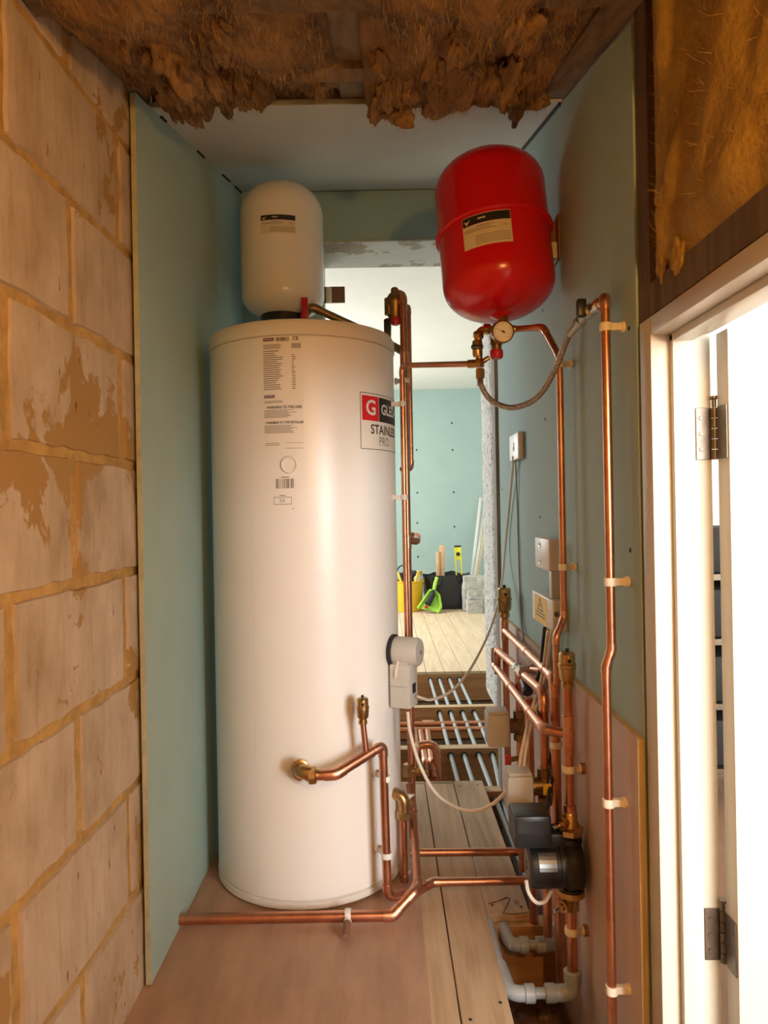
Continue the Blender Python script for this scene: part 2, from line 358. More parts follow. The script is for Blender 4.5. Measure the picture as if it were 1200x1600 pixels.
# ---- plywood backing along the foot of the right wall
pa = PX(1011, 1168, WX-0.012); ztop = pa.z
pw = thing('plywood_sheet', 'pinkish plywood sheet along the foot of the right wall behind the pump', 'plywood', (WX-0.006, 1.3, 0))
MB().box((WX-0.012, 1.262, -0.2), (WX-0.0005, 2.77, ztop)).build('sheet', 'ply', pw, smooth=False)
MB().box((WX-0.0125, 1.2585, -0.2), (WX-0.0005, 1.2615, ztop)).build('sheet_edge', 'ply_edge', pw, smooth=False)
MB().box((WX-0.0122, 1.262, ztop+0.0003), (WX-0.0005, 2.77, ztop+0.0022)).build('top_edge', 'ply_edge', pw, smooth=False)
# ---- white sloping ceiling board and the green header beyond it
yc0, yc1 = 1.735, 2.85
b = MB(); b.prism([(LX-0.012, yc0, slope(yc0)), (WX, yc0, slope(yc0)), (WX, yc1, slope(yc1)), (LX-0.012, yc1, slope(yc1))], (0, 0, 0.0125))
ce = struct(b.build('ceiling', 'white_board', smooth=False), 'white sloping plasterboard ceiling of the alcove')
MB().box((LX, yc0-0.002, slope(yc0)+0.0005), (WX-0.04, yc0-0.0002, slope(yc0)+0.0135)).build('board_edge', 'board_edge', ce, smooth=False)
def along(y, x, dz=0): return V((x, y, slope(y)+dz))
for (ya, yb) in [(1.80, 1.84), (2.16, 2.24), (2.50, 2.62), (2.72, 2.84)]:
    MB().tube([along(ya, LX+0.002, -0.002), along(yb, LX+0.003, -0.003)], 0.0035, 6).build('open_joint', 'gap', ce)
MB().tube([along(1.75, WX-0.003, -0.003), along(2.84, WX-0.003, -0.003)], 0.0045, 6).build('open_joint', 'gap', ce)
HZ = HC+421/FPX*2.85
hd = sempty('wall_header', 'green plasterboard header over the opening to the room beyond', (0, 2.85, HZ))
MB().box((LX-0.01, 2.851, HZ), (WX, 2.864, slope(2.85)-0.003)).build('header_board', 'board', hd, smooth=False)
MB().box((LX-0.01, 2.848, HZ-0.004), (WX, 2.8505, HZ+0.002)).build('board_edge', 'board_edge', hd, smooth=False)
MB().box((LX-0.01, 2.866, HZ-0.001), (0.7, 3.17, HZ+0.6)).build('soffit', 'old_plaster', hd, smooth=False)
# ---- right jamb of the opening: rough mesh plaster and a bare stud
jb = sempty('wall_jamb_right', 'rough plastered jamb and bare stud right of the opening', (0.43, 2.9, 0))
pj = P(752, 640, 3.17); JX = pj.x
b = MB(); nn = 90; vs = []; fs = []
zlo = 0.262
for k in range(nn+1):
    z = zlo+(HZ-zlo)*k/nn
    for q in range(9):
        y = 2.872+0.298*q/8; dx = noise.noise(V((3.1, y*28, z*30)))*0.0035+noise.noise(V((1.1, y*60, z*70)))*0.0025
        vs.append(V((JX+dx+ (0.010 if q == 0 else 0)-(0.0 if z > 0.35 else 0), y, z)))
for k in range(nn):
    for q in range(8):
        a = k*9+q; fs.append((a, a+1, a+10, a+9))
b.add(vs, fs); b.box((JX+0.012, 2.90, 0.262), (JX+0.6, 3.168, HZ))
b.build('plaster_reveal', 'rough_plaster', jb, smooth=False)
MB().box((JX+0.002, 2.80, -0.15), (WX+0.06, 2.871, HZ+0.0)).build('stud', 'grey_timber', jb, smooth=False)
# left return beyond the cylinder
struct(MB().box((LX, 2.852, 0.0), (P(503, 430, 2.86).x, 2.864, HZ-0.005)).build('wall_alcove_back', 'board', smooth=False), 'green plasterboard at the back of the alcove behind the white vessel')
JL = P(506, 430, 3.10).x
struct(MB().box((-2.2, 3.10, -0.1), (JL, 3.17, 2.43)).build('wall_back', 'white_paint', smooth=False), 'white painted return wall left of the opening')
wb = thing('wood_pad', 'small brown wooden pad with a white pipe saddle beside the white vessel', 'wood pad', P(525, 473, 3.09))
pc = P(527, 460, 3.085)
MB().box(pc+V((-0.10, 0, -0.034)), pc+V((0.032, 0.014, 0.034)), 0.002).build('pad', 'brown_pad', wb)
bb = MB(); pq = P(513, 461, 3.07)
bb.box(pq+V((-0.012, -0.01, -0.034)), pq+V((0.014, 0.014, 0.034)), 0.008)
bb.build('saddle', 'clip', wb)
# ---- far room shell
FY, FZ = 8.3, 2.43
struct(MB().box((-1.9, FY, -0.1), (1.75, FY+0.1, FZ+0.1)).build('wall_far', 'board', smooth=False), 'blue green plasterboard wall of the room beyond')
wf = bpy.data.objects['wall_far']
for (px, py) in [(652, 770), (652, 817), (709, 769), (710, 823), (706, 661), (707, 703), (653, 870), (651, 703)]:
    p = P(px, py, FY-0.001); MB().lathe([(0.010, 0), (0.010, 0.001)], p, (0, -1, 0), 10).build('screw_hole', 'gap', wf)
struct(MB().box((-1.9, 3.17, FZ), (1.75, FY+0.1, FZ+0.1)).build('ceiling_far_room', 'white_paint', smooth=False), 'white ceiling of the room beyond')
struct(MB().box((1.65, 3.17, -0.3), (1.75, FY, FZ)).build('wall_far_right', 'board', smooth=False), 'right hand wall of the room beyond')
wn = MB(); wn.box((-1.9, 3.17, -0.3), (-1.8, 4.9, FZ)); wn.box((-1.9, 7.7, -0.3), (-1.8, FY, FZ)); wn.box((-1.9, 4.9, -0.3), (-1.8, 7.7, 0.85)); wn.box((-1.9, 4.9, 2.25), (-1.8, 7.7, FZ))
struct(wn.build('wall_far_left', 'white_paint', smooth=False), 'window wall of the room beyond')

# ---- floor: boards, hardboard sheet, joists, void
fl = sempty('floor', 'bare floor of boards, hardboard and open joists')
MB().box((-0.66, -1.0, -0.018), (0.079, 2.80, 0.0)).build('hardboard_sheet', 'hardboard', fl, smooth=False)
def board(x0, x1, y0, y1, m='old_pine', z=-0.001, parent=fl):
    return MB().box((x0+0.0016, y0, z-0.02), (x1-0.0016, y1, z), 0.0018, seg=1).build('floorboard', m, parent, smooth=False)
board(0.03, 0.140, -1.0, 2.815); board(0.140, 0.250, -1.0, 2.815); board(0.250, 0.365, 1.886, 2.815)
for k in range(3): board(0.365+0.11*k-0.33-0.11, 0.365+0.11*k-0.33, 2.79, 2.80)
for x, y in [(0.27, 2.76), (0.34, 2.77), (0.27, 1.93), (0.345, 1.92), (0.16, 2.77), (0.23, 1.55), (0.16, 1.5)]:
    MB().lathe([(0.004, 0), (0.004, 0.0006)], (x, y, -0.0012), (0, 0, 1), 8).build('nail_head', 'gap', fl)
tm = MB(); p0 = PZ(783, 1412, -0.0006)     # pencilled figure on the short board
def stroke(pts):
    q = [PZ(a, c, -0.0004) for a, c in pts]; tm.tube(q, 0.0011, 5)
stroke([(763, 1412), (778, 1408), (792, 1402), (797, 1404), (793, 1412), (786, 1427), (800, 1428), (826, 1426)]); 
tm.build('pencil_mark', 'ink', fl)
for (x0, x1, y0, y1, zt) in [(-0.6, 1.7, 4.705, 4.755, -0.021), (-0.6, 1.7, 3.93, 3.98, -0.021), (-0.6, 1.0, 3.25, 3.305, -0.021), (-0.6, 0.43, 2.755, 2.808, -0.022), (-0.6, 0.43, 1.865, 1.915, -0.022), (-0.6, 0.43, 1.03, 1.08, -0.022)]:
    j = MB().box((x0, y0, zt-0.17), (x1, y1, zt)).build('joist', 'joist', fl, smooth=False)
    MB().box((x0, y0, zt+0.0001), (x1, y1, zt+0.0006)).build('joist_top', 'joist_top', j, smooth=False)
MB().box((-0.7, -1.0, -0.26), (1.75, 4.9, -0.2)).build('void_bottom', 'rubble', fl, smooth=False)
rb = MB()
for k in range(46):
    p = V((random.uniform(0.24, 0.43), random.uniform(1.3, 1.85), -0.2)); s = random.uniform(0.008, 0.028)
    rb.box((-s, -s*.7, -s*.5), (s, s*.7, s*.6), s*0.3, Matrix.Translation(p)@Matrix.Rotation(random.uniform(0, 6), 4, 'Z')@Matrix.Rotation(random.uniform(-.5, .5), 4, 'X'), 1)
o = rb.build('rubble', 'rubble', fl, smooth=False); o['kind'] = 'stuff'
ff = sempty('floor_far_room', 'pale pine floorboards of the room beyond', (0, 4.7, 0))
x = 0.256-0.1175*18
while x < 1.65:
    board(x, x+0.1175, 4.70, FY, 'pine', 0.0, ff); x += 0.1175
# ---- near shell (behind the camera) and roof backing
struct(MB().box((-0.7, -1.05, -0.2), (0.6, -0.98, 2.0)).build('wall_near', 'block', smooth=False), 'block wall behind the viewer')
b = MB(); b.prism([(-0.7, -1.0, slope(-1.0)+0.14), (0.62, -1.0, slope(-1.0)+0.14), (0.62, 2.9, slope(2.9)+0.14), (-0.7, 2.9, slope(2.9)+0.14)], (0, 0, 0.02))
struct(b.build('ceiling_roof_boards', 'dark_void', smooth=False), 'dark roof boarding above the insulation')
rf = sempty('trim_2', 'exposed timber roof framing above the cylinder', (0, 1.2, slope(1.2)))
def sloped_bar(x0, x1, y0, y1, dz, h, name='rafter', m='rafter'):
    MB().prism([(x0, y0, slope(y0)+dz), (x1, y0, slope(y0)+dz), (x1, y1, slope(y1)+dz), (x0, y1, slope(y1)+dz)], (0, 0, h)).build(name, m, rf, smooth=False)
xr = PX(548, 100, -0.05).x
sloped_bar(-0.085, -0.030, 0.2, 1.734, 0.016, 0.10)
sloped_bar(0.385, 0.448, 0.6, 1.733, 0.004, 0.10)
sloped_bar(-0.60, -0.548, 0.2, 1.734, 0.02, 0.10)
MB().box((-0.56, 1.10, slope(1.15)+0.002), (0.39, 1.196, slope(1.15)+0.1)).build('purlin', 'dark_timber', rf, smooth=False)
MB().box((-0.14, 1.49, slope(1.5)-0.004), (0.02, 1.535, slope(1.5)+0.02)).build('noggin', 'rafter', rf, smooth=False)
MB().box((-0.54, 1.738, slope(1.735)+0.0135), (0.39, 1.775, slope(1.735)+0.06)).build('batten', 'rafter', rf, smooth=False)

# ---- insulation
def wool(name, label, m, base, nu, nv, disp, thick, cat='insulation', parent=None, group=None):
    vs = []; fs = []
    for i in range(nu+1):
        for k in range(nv+1):
            u = i/nu; v = k/nv; p, nrm = base(u, v); vs.append(p+nrm*disp(u, v, p))
    n1 = (nu+1)*(nv+1)
    for i in range(nu):
        for k in range(nv):
            a = i*(nv+1)+k; fs.append((a, a+1, a+nv+2, a+nv+1))
    rim = [(i, 0) for i in range(nu)]+[(nu, k) for k in range(nv)]+[(i, nv) for i in range(nu, 0, -1)]+[(0, k) for k in range(nv, 0, -1)]
    back = []
    for (i, k) in rim:
        p, nrm = base(i/nu, k/nv); back.append(len(vs)); vs.append(p-nrm*thick)
    nr = len(rim)
    for q in range(nr):
        a = rim[q][0]*(nv+1)+rim[q][1]; c = rim[(q+1) % nr][0]*(nv+1)+rim[(q+1) % nr][1]
        fs.append((a, c, back[(q+1) % nr], back[q]))
    fs.append(tuple(back))
    return MB().add(vs, fs).build(name, m, parent, True, 80)
def fbm(p, s, o=5): return noise.fractal(p*s, 0.9, 2.1, o, noise_basis='PERLIN_ORIGINAL')
def ridg(p, s): return 1-abs(noise.noise(p*s))*2
def tuft(name, c, rx, ry, rz, m, parent, seed=0, amp=0.45, tilt=0.0):
    vs = []; fs = []; nu, nv = 36, 26; c = V(c); rot = Matrix.Rotation(tilt, 3, 'Y')
    for k in range(nv+1):
        th = math.pi*k/nv
        for i in range(nu):
            ph = 2*math.pi*i/nu; d = V((math.sin(th)*math.cos(ph), math.sin(th)*math.sin(ph), math.cos(th)))
            q = d*1.3+V((seed*3.1, seed*1.7, 0)); f = 1+amp*(noise.noise(q*1.2)+0.40*noise.noise(V((q.x*3.2, q.y*2.0, q.z*1.4)))+0.14*noise.noise(V((q.x*7, q.y*4, q.z*3))))
            vs.append(c+rot@V((d.x*rx*f, d.y*ry*f, d.z*rz*f)))
    for k in range(nv):
        for i in range(nu):
            a = k*nu+i; e = k*nu+(i+1) % nu; fs.append((a, e, e+nu, a+nu))
    return MB().add(vs, fs).build(name, m, parent, True, 80)
down = V((0, 0.25, -1)).normalized()
def mk_bay(x0, x1, ya, yb):
    def base(u, v):
        y = ya+(yb-ya)*v; x = x0+(x1-x0)*u
        return V((x, y, slope(y)+0.012)), down
    return base
def folds(p, s, k):
    q = V((p.x+0.05*noise.noise(p*5+V((k, 0, 0))), p.y, k)); a = 0.5+0.5*math.sin(q.x*s+3.5*noise.noise(V((q.x*4, q.y*3.5, k)))+q.y*5)
    return a**1.6
def wooly(p, k):
    q = V((p.x, p.y*0.5, k)); return noise.noise(q*6)+0.5*noise.noise(q*13)+0.25*noise.noise(V((p.x*30, p.y*14, k)))+0.12*noise.noise(V((p.x*70, p.y*30, k)))
def dispL(u, v, p):
    e = math.sin(math.pi*u)**0.35
    d = 0.014+0.030*wooly(p, 1.0)+0.020*folds(p, 24, 2.0)
    if v > 0.80:
        rag = (v-0.80)/0.20; d -= 0.085*rag*rag*(0.9+1.6*noise.noise(V((p.x*11, 7.0, 0))))
    return d*e
def dispR(u, v, p):
    e = math.sin(math.pi*min(max(u, 0), 1))**0.3
    d = 0.012+0.030*wooly(p, 9.0)+0.024*folds(p, 34, 5.0)
    if v > 0.7: d += 0.020*((v-0.7)/0.3)*(1+1.2*noise.noise(V((p.x*16, 3.0, 0))))
    return d*e
iL = thing('insulation_batt', 'torn brown mineral wool batt left of the middle rafter above the cylinder', 'insulation', (-0.3, 1.4, slope(1.4)), 'roof insulation')
wool('batt', '', 'wool_brown', mk_bay(-0.545, -0.085, 0.6, 1.725), 110, 190, dispL, 0.09, parent=iL)
for px, py, d, a, c_, e, s, t in [(283, 128, 1.64, .045, .05, .024, 1, .35), (378, 130, 1.68, .026, .02, .050, 2, 0), (430, 92, 1.60, .055, .05, .036, 3, -.3), (478, 118, 1.66, .042, .03, .028, 4, .2), (330, 85, 1.55, .07, .06, .022, 5, .2)]:
    tuft('wool_tuft', P(px, py, d), a, c_, e, 'wool_brown', iL, s, 0.55, t)
rt = random.Random(3)
for k in range(26):
    x_ = rt.uniform(-0.50, -0.12); y_ = rt.choice([rt.uniform(1.50, 1.70), rt.uniform(1.22, 1.6)]); a = rt.uniform(.012, .03)
    tuft('wool_tuft', (x_, y_, slope(y_)-0.008+rt.uniform(-.01, .01)), a, a*rt.uniform(1.8, 3.6), a*rt.uniform(.5, 1.1), 'wool_brown', iL, 40+k, 0.7, rt.uniform(-.6, .6))
iR = thing('insulation_batt', 'sagging brown mineral wool batt right of the middle rafter hanging over the white ceiling', 'insulation', (0.2, 1.4, slope(1.4)), 'roof insulation')
wool('batt', '', 'wool_brown', mk_bay(-0.030, 0.383, 0.6, 1.715), 110, 190, dispR, 0.09, parent=iR)
for px, py, d, a, c_, e, s, t in [(612, 150, 1.67, .020, .02, .050, 6, .25), (630, 186, 1.675, .024, .02, .018, 7, 0), (615, 110, 1.64, .035, .03, .045, 8, .4), (690, 140, 1.69, .05, .025, .032, 9, 0),
                             (742, 148, 1.69, .040, .022, .026, 10, .2), (795, 142, 1.69, .036, .022, .034, 11, -.2), (838, 158, 1.70, .024, .02, .020, 12, 0), (655, 100, 1.62, .028, .05, .05, 13, .5), (735, 95, 1.62, .022, .05, .05, 14, -.3)]:
    tuft('wool_tuft', P(px, py, d), a, c_, e, 'wool_brown', iR, s, 0.6, t)
for k in range(40):
    x_ = rt.uniform(0.0, 0.36); y_ = rt.choice([rt.uniform(1.52, 1.715), rt.uniform(1.22, 1.65)]); a = rt.uniform(.010, .024)
    tuft('wool_tuft', (x_, y_, slope(y_)-0.014+rt.uniform(-.016, .010)), a, a*rt.uniform(2.0, 4.2), a*rt.uniform(.6, 1.3), 'wool_brown', iR, 80+k, 0.7, rt.uniform(-.6, .6))
iW = thing('insulation_batt', 'yellow mineral wool bulging out above the door frame', 'insulation', (0.47, 0.8, 1.43), 'wall insulation')
def wbase(u, v):
    y = 0.1+(1.198-0.1)*u; z0 = 1.425; z1 = slope(y)+0.06
    return V((0.462, y, z0+(z1-z0)*v)), V((-1, 0, 0))
def wdisp(u, v, p):
    e = min(1, (1-u)*14+0.15, v*9+0.15)
    wv_ = noise.noise_vector(V((2, p.y*4, p.z*3)))*0.12; q = V((3, p.y+wv_.x, (p.z+wv_.y)*0.62))
    w_ = noise.noise(q*5)+0.40*noise.noise(q*11)+0.16*noise.noise(q*24)+0.10*noise.noise(q*60)
    f = max(0, noise.noise(V((9, (p.y+wv_.x)*9+p.z*3, p.z*3)))-0.12)**1.2
    return max(0.003, 0.020+0.020*w_+0.045*f)*e
wool('batt', '', 'wool_yellow', wbase, 150, 110, wdisp, 0.05, parent=iW)
for px, py, d, a, e, s in [(1035, 410, 1.16, .012, .03, 3), (1060, 395, 1.1, .014, .03, 4), (1030, 300, 1.17, .010, .025, 5)]:
    tuft('wool_tuft', PX(px, py, 0.452), a*0.6, a*1.5, e, 'wool_yellow', iW, s, 0.5)

def fibres(parent, n, m, seed, sampler):
    rg = random.Random(seed); vs = []; fs = []
    for k in range(n):
        p, nrm, along_ = sampler(rg); L = rg.uniform(0.007, 0.022); w_ = rg.uniform(0.0002, 0.0004)
        d = (along_*rg.uniform(0.3, 1.0)+V((rg.uniform(-1, 1), rg.uniform(-1, 1), rg.uniform(-1, 1)))*0.6).normalized(); sd = d.cross(nrm+V((rg.uniform(-.5, .5), rg.uniform(-.5, .5), 0))).normalized()*w_
        b0 = len(vs)
        for q in range(4):
            t = q/3; c = p+d*L*t+nrm*(0.001+L*0.22*math.sin(t*2.4)*rg.uniform(.3, 1)); vs += [c-sd*(1-t*.5), c+sd*(1-t*.5)]
        for q in range(3): a = b0+2*q; fs.append((a, a+1, a+3, a+2))
    MB().add(vs, fs).build('loose_fibres', m, parent, smooth=False)['kind'] = 'stuff'
def bay_sampler(x0, x1, ya, yb, disp):
    bs = mk_bay(x0, x1, ya, yb)
    def f(rg):
        u = rg.uniform(.03, .97); v = 0.45+0.55*rg.random()**0.7; p, n_ = bs(u, v); return p+n_*disp(u, v, p), n_, V((0.2, 1, -0.25))
    return f
fibres(iL, 4000, 'fibre', 1, bay_sampler(-0.545, -0.085, 0.6, 1.725, dispL))
fibres(iR, 4500, 'fibre', 2, bay_sampler(-0.030, 0.383, 0.6, 1.715, dispR))
def tuft_fibres(parent, n, seed):
    tf = [o for o in parent.children if o.name.startswith('wool_tuft')]
    def f(rg):
        o = rg.choice(tf); me = o.data; v = me.vertices[rg.randrange(len(me.vertices))]; return v.co.copy(), V(v.normal), V((0.2, 0.6, -0.6))
    fibres(parent, n, 'fibre', seed, f)
tuft_fibres(iL, 2500, 5); tuft_fibres(iR, 3500, 6)
def wall_sampler(rg):
    u = 0.4+0.6*rg.random(); v = rg.random(); p, n_ = wbase(u, v); return p+n_*wdisp(u, v, p), n_, V((0, 0.3, 1))
fibres(iW, 1800, 'fibre_yellow', 3, wall_sampler)

# ---- door frame, door leaf and the landing outside
dz = 1.372                                   # top of the door head
df = sempty('door_1', 'cream gloss door frame and open door on the right', (0.49, 1.2, 0))
MB().box((0.450, 0.30, dz+0.003), (0.54, 1.203, dz+0.056)).build('lintel', 'dark_timber', df, smooth=False)
LYf = 1.200
def jambbox(x0, x1, y0, y1, z0, z1, name, bv=0.002): return MB().box((x0, y0, z0), (x1, y1, z1), bv).build(name, 'door_paint', df)
jambbox(0.447, 0.546, LYf, 1.250, -0.02, dz, 'jamb_lining')
jambbox(0.478, 0.513, LYf-0.014, LYf-0.0002, -0.02, dz-0.031, 'door_stop')
jambbox(0.447, 0.546, 0.400, LYf-0.0003, dz-0.030, dz, 'head_lining')
jambbox(0.478, 0.513, 0.415, LYf-0.0005, dz-0.044, dz-0.0302, 'head_stop')
jambbox(0.447, 0.546, 0.360, 0.3997, -0.02, dz, 'jamb_lining')
leaf = MB().box((0.549, 1.146, 0.006), (1.30, 1.186, dz-0.034), 0.0015).build('door_leaf', 'door_paint', df)
for zc in (P(1110, 676, 1.18).z, P(1117, 1470, 1.18).z):
    h = MB(); hh = 0.043
    h.box((0.519, LYf-0.0025, zc-hh), (0.545, LYf-0.0003, zc+hh), 0.0006, seg=1)
    h.box((0.5465, 1.150, zc-hh), (0.5487, 1.181, zc+hh), 0.0006, seg=1)
    for k in range(5): h.lathe([(0.0055, 0), (0.0055, hh*0.4-0.0012)], (0.5465, 1.1915, zc-hh+k*hh*0.4), (0, 0, 1), 12)
    h.lathe([(0.004, 0), (0.004, 0.012), (0.0065, 0.014), (0.0065, 0.018)], (0.5465, 1.1915, zc+hh), (0, 0, 1), 12)
    h.build('hinge', 'steel', df)
    sc = MB()
    for k in (-0.6, 0, 0.6): sc.lathe([(0.0035, 0), (0.003, 0.0012)], (0.527, LYf-0.0026, zc+hh*k), (0, -1, 0), 10)
    sc.build('hinge_screw', 'steel', df)
struct(MB().box((WX, -2.7, -0.2), (0.54, 0.36, 2.3)).build('wall_right', 'white_paint', smooth=False), 'near part of the right wall')
struct(MB().box((0.462, 0.1, 1.43), (0.54, 1.26, 2.2)).build('wall_over_door', 'dark_void', smooth=False), 'backing above the door behind the insulation')
struct(MB().box((WX+0.013, 1.262, -0.2), (0.54, 2.84, 2.6)).build('wall_right_core', 'white_paint', smooth=False), 'landing side of the right wall')
lo = MB(); lo.box((0.54, 2.84, -0.2), (3.1, 2.95, 2.6)); struct(lo.build('wall_landing_end', 'white_paint', smooth=False), 'pale wall of the landing')
lw = MB(); lw.box((0.4, -2.8, -0.2), (1.0, -2.7, 2.6)); lw.box((2.9, -2.8, -0.2), (3.1, -2.7, 2.6)); lw.box((1.0, -2.8, -0.2), (2.9, -2.7, 0.75)); lw.box((1.0, -2.8, 2.05), (2.9, -2.7, 2.6))
struct(lw.build('wall_landing_window', 'white_paint', smooth=False), 'window wall of the landing')
struct(MB().box((3.0, -2.8, -0.2), (3.1, 2.84, 2.6)).build('wall_landing_right', 'white_paint', smooth=False), 'right hand wall of the landing')
struct(MB().box((0.4, -2.8, 2.3), (3.1, 2.95, 2.4)).build('ceiling_landing', 'white_paint', smooth=False), 'white ceiling of the landing')
struct(MB().box((0.51, -2.8, -0.05), (3.1, 2.84, -0.002)).build('floor_landing', 'hardboard', smooth=False), 'landing floor')
ck = thing('storage_rack', 'dark storage rack glimpsed through the gap at the door hinges', 'rack', (1.3, 2.6, 0))
for k in range(4): MB().box((1.0, 2.45, 0.14+0.22*k), (1.7, 2.80, 0.16+0.22*k)).build('shelf', 'steel', ck, smooth=False)
for x_, y_ in [(1.0, 2.45), (1.68, 2.45), (1.0, 2.78), (1.68, 2.78)]: MB().box((x_, y_, 0), (x_+0.02, y_+0.02, 0.9)).build('leg', 'steel', ck, smooth=False)
for k in range(4): tag(MB().box((1.05, 2.47, 0.161+0.22*k), (1.62, 2.76, 0.161+0.22*k+random.uniform(.13, .18)), 0.01).build('storage_box', 'black_matt', None), ['black crate on the lowest shelf of the rack behind the door', 'black crate on the second shelf of the rack behind the door', 'black crate on the third shelf of the rack behind the door', 'black crate on top of the rack behind the door'][k], 'crate', 'crates on the landing rack')

# ================================================================== HOT WATER CYLINDER
TX, TY, TR = -0.236, 2.177, 0.2725
TZ1 = 1.571
hw = thing('hot_water_cylinder', 'tall white hot water cylinder with a cream lid standing on the hardboard', 'water cylinder', (TX, TY, 0))
MB().lathe([(TR-0.006, 0.028), (TR, 0.034), (TR, TZ1-0.050), (TR-0.004, TZ1-0.046)], (TX, TY, 0), seg=128).build('body', 'enamel', hw)
MB().lathe([(TR-0.03, 0.0), (TR-0.012, 0.001), (TR+0.001, 0.010), (TR+0.002, 0.0275), (TR-0.01, 0.0278)], (TX, TY, 0), seg=96).build('base_tray', 'lid', hw)
MB().lathe([(TR-0.01, TZ1-0.0455), (TR+0.003, TZ1-0.0455), (TR+0.003, TZ1-0.016), (TR-0.004, TZ1-0.004), (TR-0.016, TZ1), (0.0, TZ1+0.004)], (TX, TY, 0), seg=128).build('lid', 'lid', hw)
def cylp(phi, z, r, cx=TX, cy=TY): return V((cx+r*math.sin(phi), cy-r*math.cos(phi), z))
def hit(px, py, cx=TX, cy=TY, r=TR):
    d = ray(px, py); a = d.x**2+d.y**2; b_ = -2*(d.x*cx+d.y*cy); c_ = cx*cx+cy*cy-r*r
    disc = max(b_*b_-4*a*c_, 0); t = (-b_-math.sqrt(disc))/(2*a); p = CAM+d*t
    return math.atan2(p.x-cx, -(p.y-cy)), p.z
def cpatch(mb, f0, f1, z0, z1, r, cx=TX, cy=TY, n=None):
    n = n or max(1, int(abs(f1-f0)/0.06)+1); vs = []; fs = []
    for k in range(n+1):
        f = f0+(f1-f0)*k/n; vs += [cylp(f, z0, r, cx, cy), cylp(f, z1, r, cx, cy)]
    for k in range(n): fs.append((2*k, 2*k+2, 2*k+3, 2*k+1))
    mb.add(vs, fs)
def ctext(mb, body, size, f, z, r, cx=TX, cy=TY, bold=0.0, ax='CENTER', sx=1.0):
    vs, fs = text_geo(body, size, bold, ax); mb.add([cylp(f+v.x*sx/r, z+v.y, r, cx, cy) for v in vs], fs)
# seam of the jacket
fs_, _ = hit(402, 1300); sm = MB(); cpatch(sm, fs_-0.002, fs_+0.002, 0.035, TZ1-0.05, TR+0.0006); sm.build('jacket_seam', 'lid', hw, smooth=False)
# rating label
f0, z1 = hit(410, 527); f1, z0 = hit(475, 703)
lab = MB(); cpatch(lab, f0, f1, z0, z1, TR+0.0006); lab = lab.build('rating_label', 'paper', hw)
W_ = (f1-f0)*TR; H_ = z1-z0; rr = TR+0.0011
def lf(x): return f0+(f1-f0)*x
def lz(y): return z1-(z1-z0)*y
for (a, c_) in ((.040, .012), (.540, .514)): pu = MB(); cpatch(pu, lf(.02), lf(.30), lz(a), lz(c_), rr); pu.build('maker_badge', 'purple_ink', lab)
for a in (.026, .527): tx = MB(); ctext(tx, 'GLEDHILL', 0.0065, lf(.16), lz(a), rr+.0005); tx.build('badge_lettering', 'paper', lab)['kind'] = 'stuff'
ik = MB(); x = .36
while x < .66:
    w_ = random.choice([.008, .014, .022]); cpatch(ik, lf(x), lf(x+w_), lz(.045), lz(.010), rr); x += w_+random.choice([.008, .014])
ctext(ik, 'CE', 0.013, lf(.84), lz(.024), rr, bold=0.0003)
ctext(ik, 'WARNING TO THE USER', 0.0098, lf(.53), lz(.623), rr, bold=0.0002, sx=0.86)
ctext(ik, 'WARNING TO THE INSTALLER', 0.0092, lf(.53), lz(.757), rr, bold=0.0002, sx=0.80)
ik.build('label_lettering', 'ink', lab)['kind'] = 'stuff'
gi = MB()
for k in range(19):
    y = .125+k*.0185; cpatch(gi, lf(.02), lf(random.uniform(.28, .52)), lz(y+.0075), lz(y), rr)
    if k > 1: cpatch(gi, lf(.74), lf(random.uniform(.78, .84)), lz(y+.0075), lz(y), rr)
for k in range(4): cpatch(gi, lf(.02), lf(random.uniform(.4, .55)), lz(.075+k*.011), lz(.070+k*.011), rr); cpatch(gi, lf(.74), lf(.97), lz(.075+k*.011), lz(.068+k*.011), rr)
for y in [.565, .578]: cpatch(gi, lf(.02), lf(.5), lz(y+.005), lz(y), rr)
for y0_ in (.645, .78):
    for k in range(7): cpatch(gi, lf(.02), lf(random.uniform(.6, .86)), lz(y0_+k*.0105+.0045), lz(y0_+k*.0105), rr)
for y in [.935, .95]: cpatch(gi, lf(.04), lf(.4), lz(y+.005), lz(y), rr)
cpatch(gi, lf(.55), lf(.98), lz(.937), lz(.934), rr); cpatch(gi, lf(.55), lf(.98), lz(.985), lz(.982), rr)
gi.build('small_print', 'grey_ink', lab)['kind'] = 'stuff'
# round plug, barcode sticker, check box sticker
fp, zp = hit(452, 726); ax_ = V((math.sin(fp), -math.cos(fp), 0))
MB().lathe([(0.0235, -0.004), (0.0235, 0.002), (0.021, 0.0055), (0.0185, 0.0055), (0.0175, 0.0012), (0.012, 0.0015), (0.0, 0.0022)], cylp(fp, zp, TR), ax_, 36).build('blanking_plug', 'enamel', hw)
bc = MB(); fa, _ = hit(431, 755); fb, _ = hit(461, 755); zt = hit(445, 748)[1]; zb = hit(445, 763)[1]; x = 0.0
while x < 1:
    w_ = random.choice([.02, .035, .06]); cpatch(bc, fa+(fb-fa)*x, fa+(fb-fa)*min(1, x+w_), zb, zt, TR+0.0008); x += w_+random.choice([.025, .04, .07])
fc = (fa+fb)/2; zq = hit(445, 745.5)[1]; cpatch(bc, fc-.04, fc+.04, zq-.0012, zq+.0012, TR+0.0008)
bc.build('barcode_sticker', 'grey_ink', hw)['kind'] = 'stuff'
cb = MB(); fa, _ = hit(428, 780); fb, _ = hit(456, 780); zt = hit(440, 777)[1]; zb = hit(440, 788)[1]; t_ = 0.0007
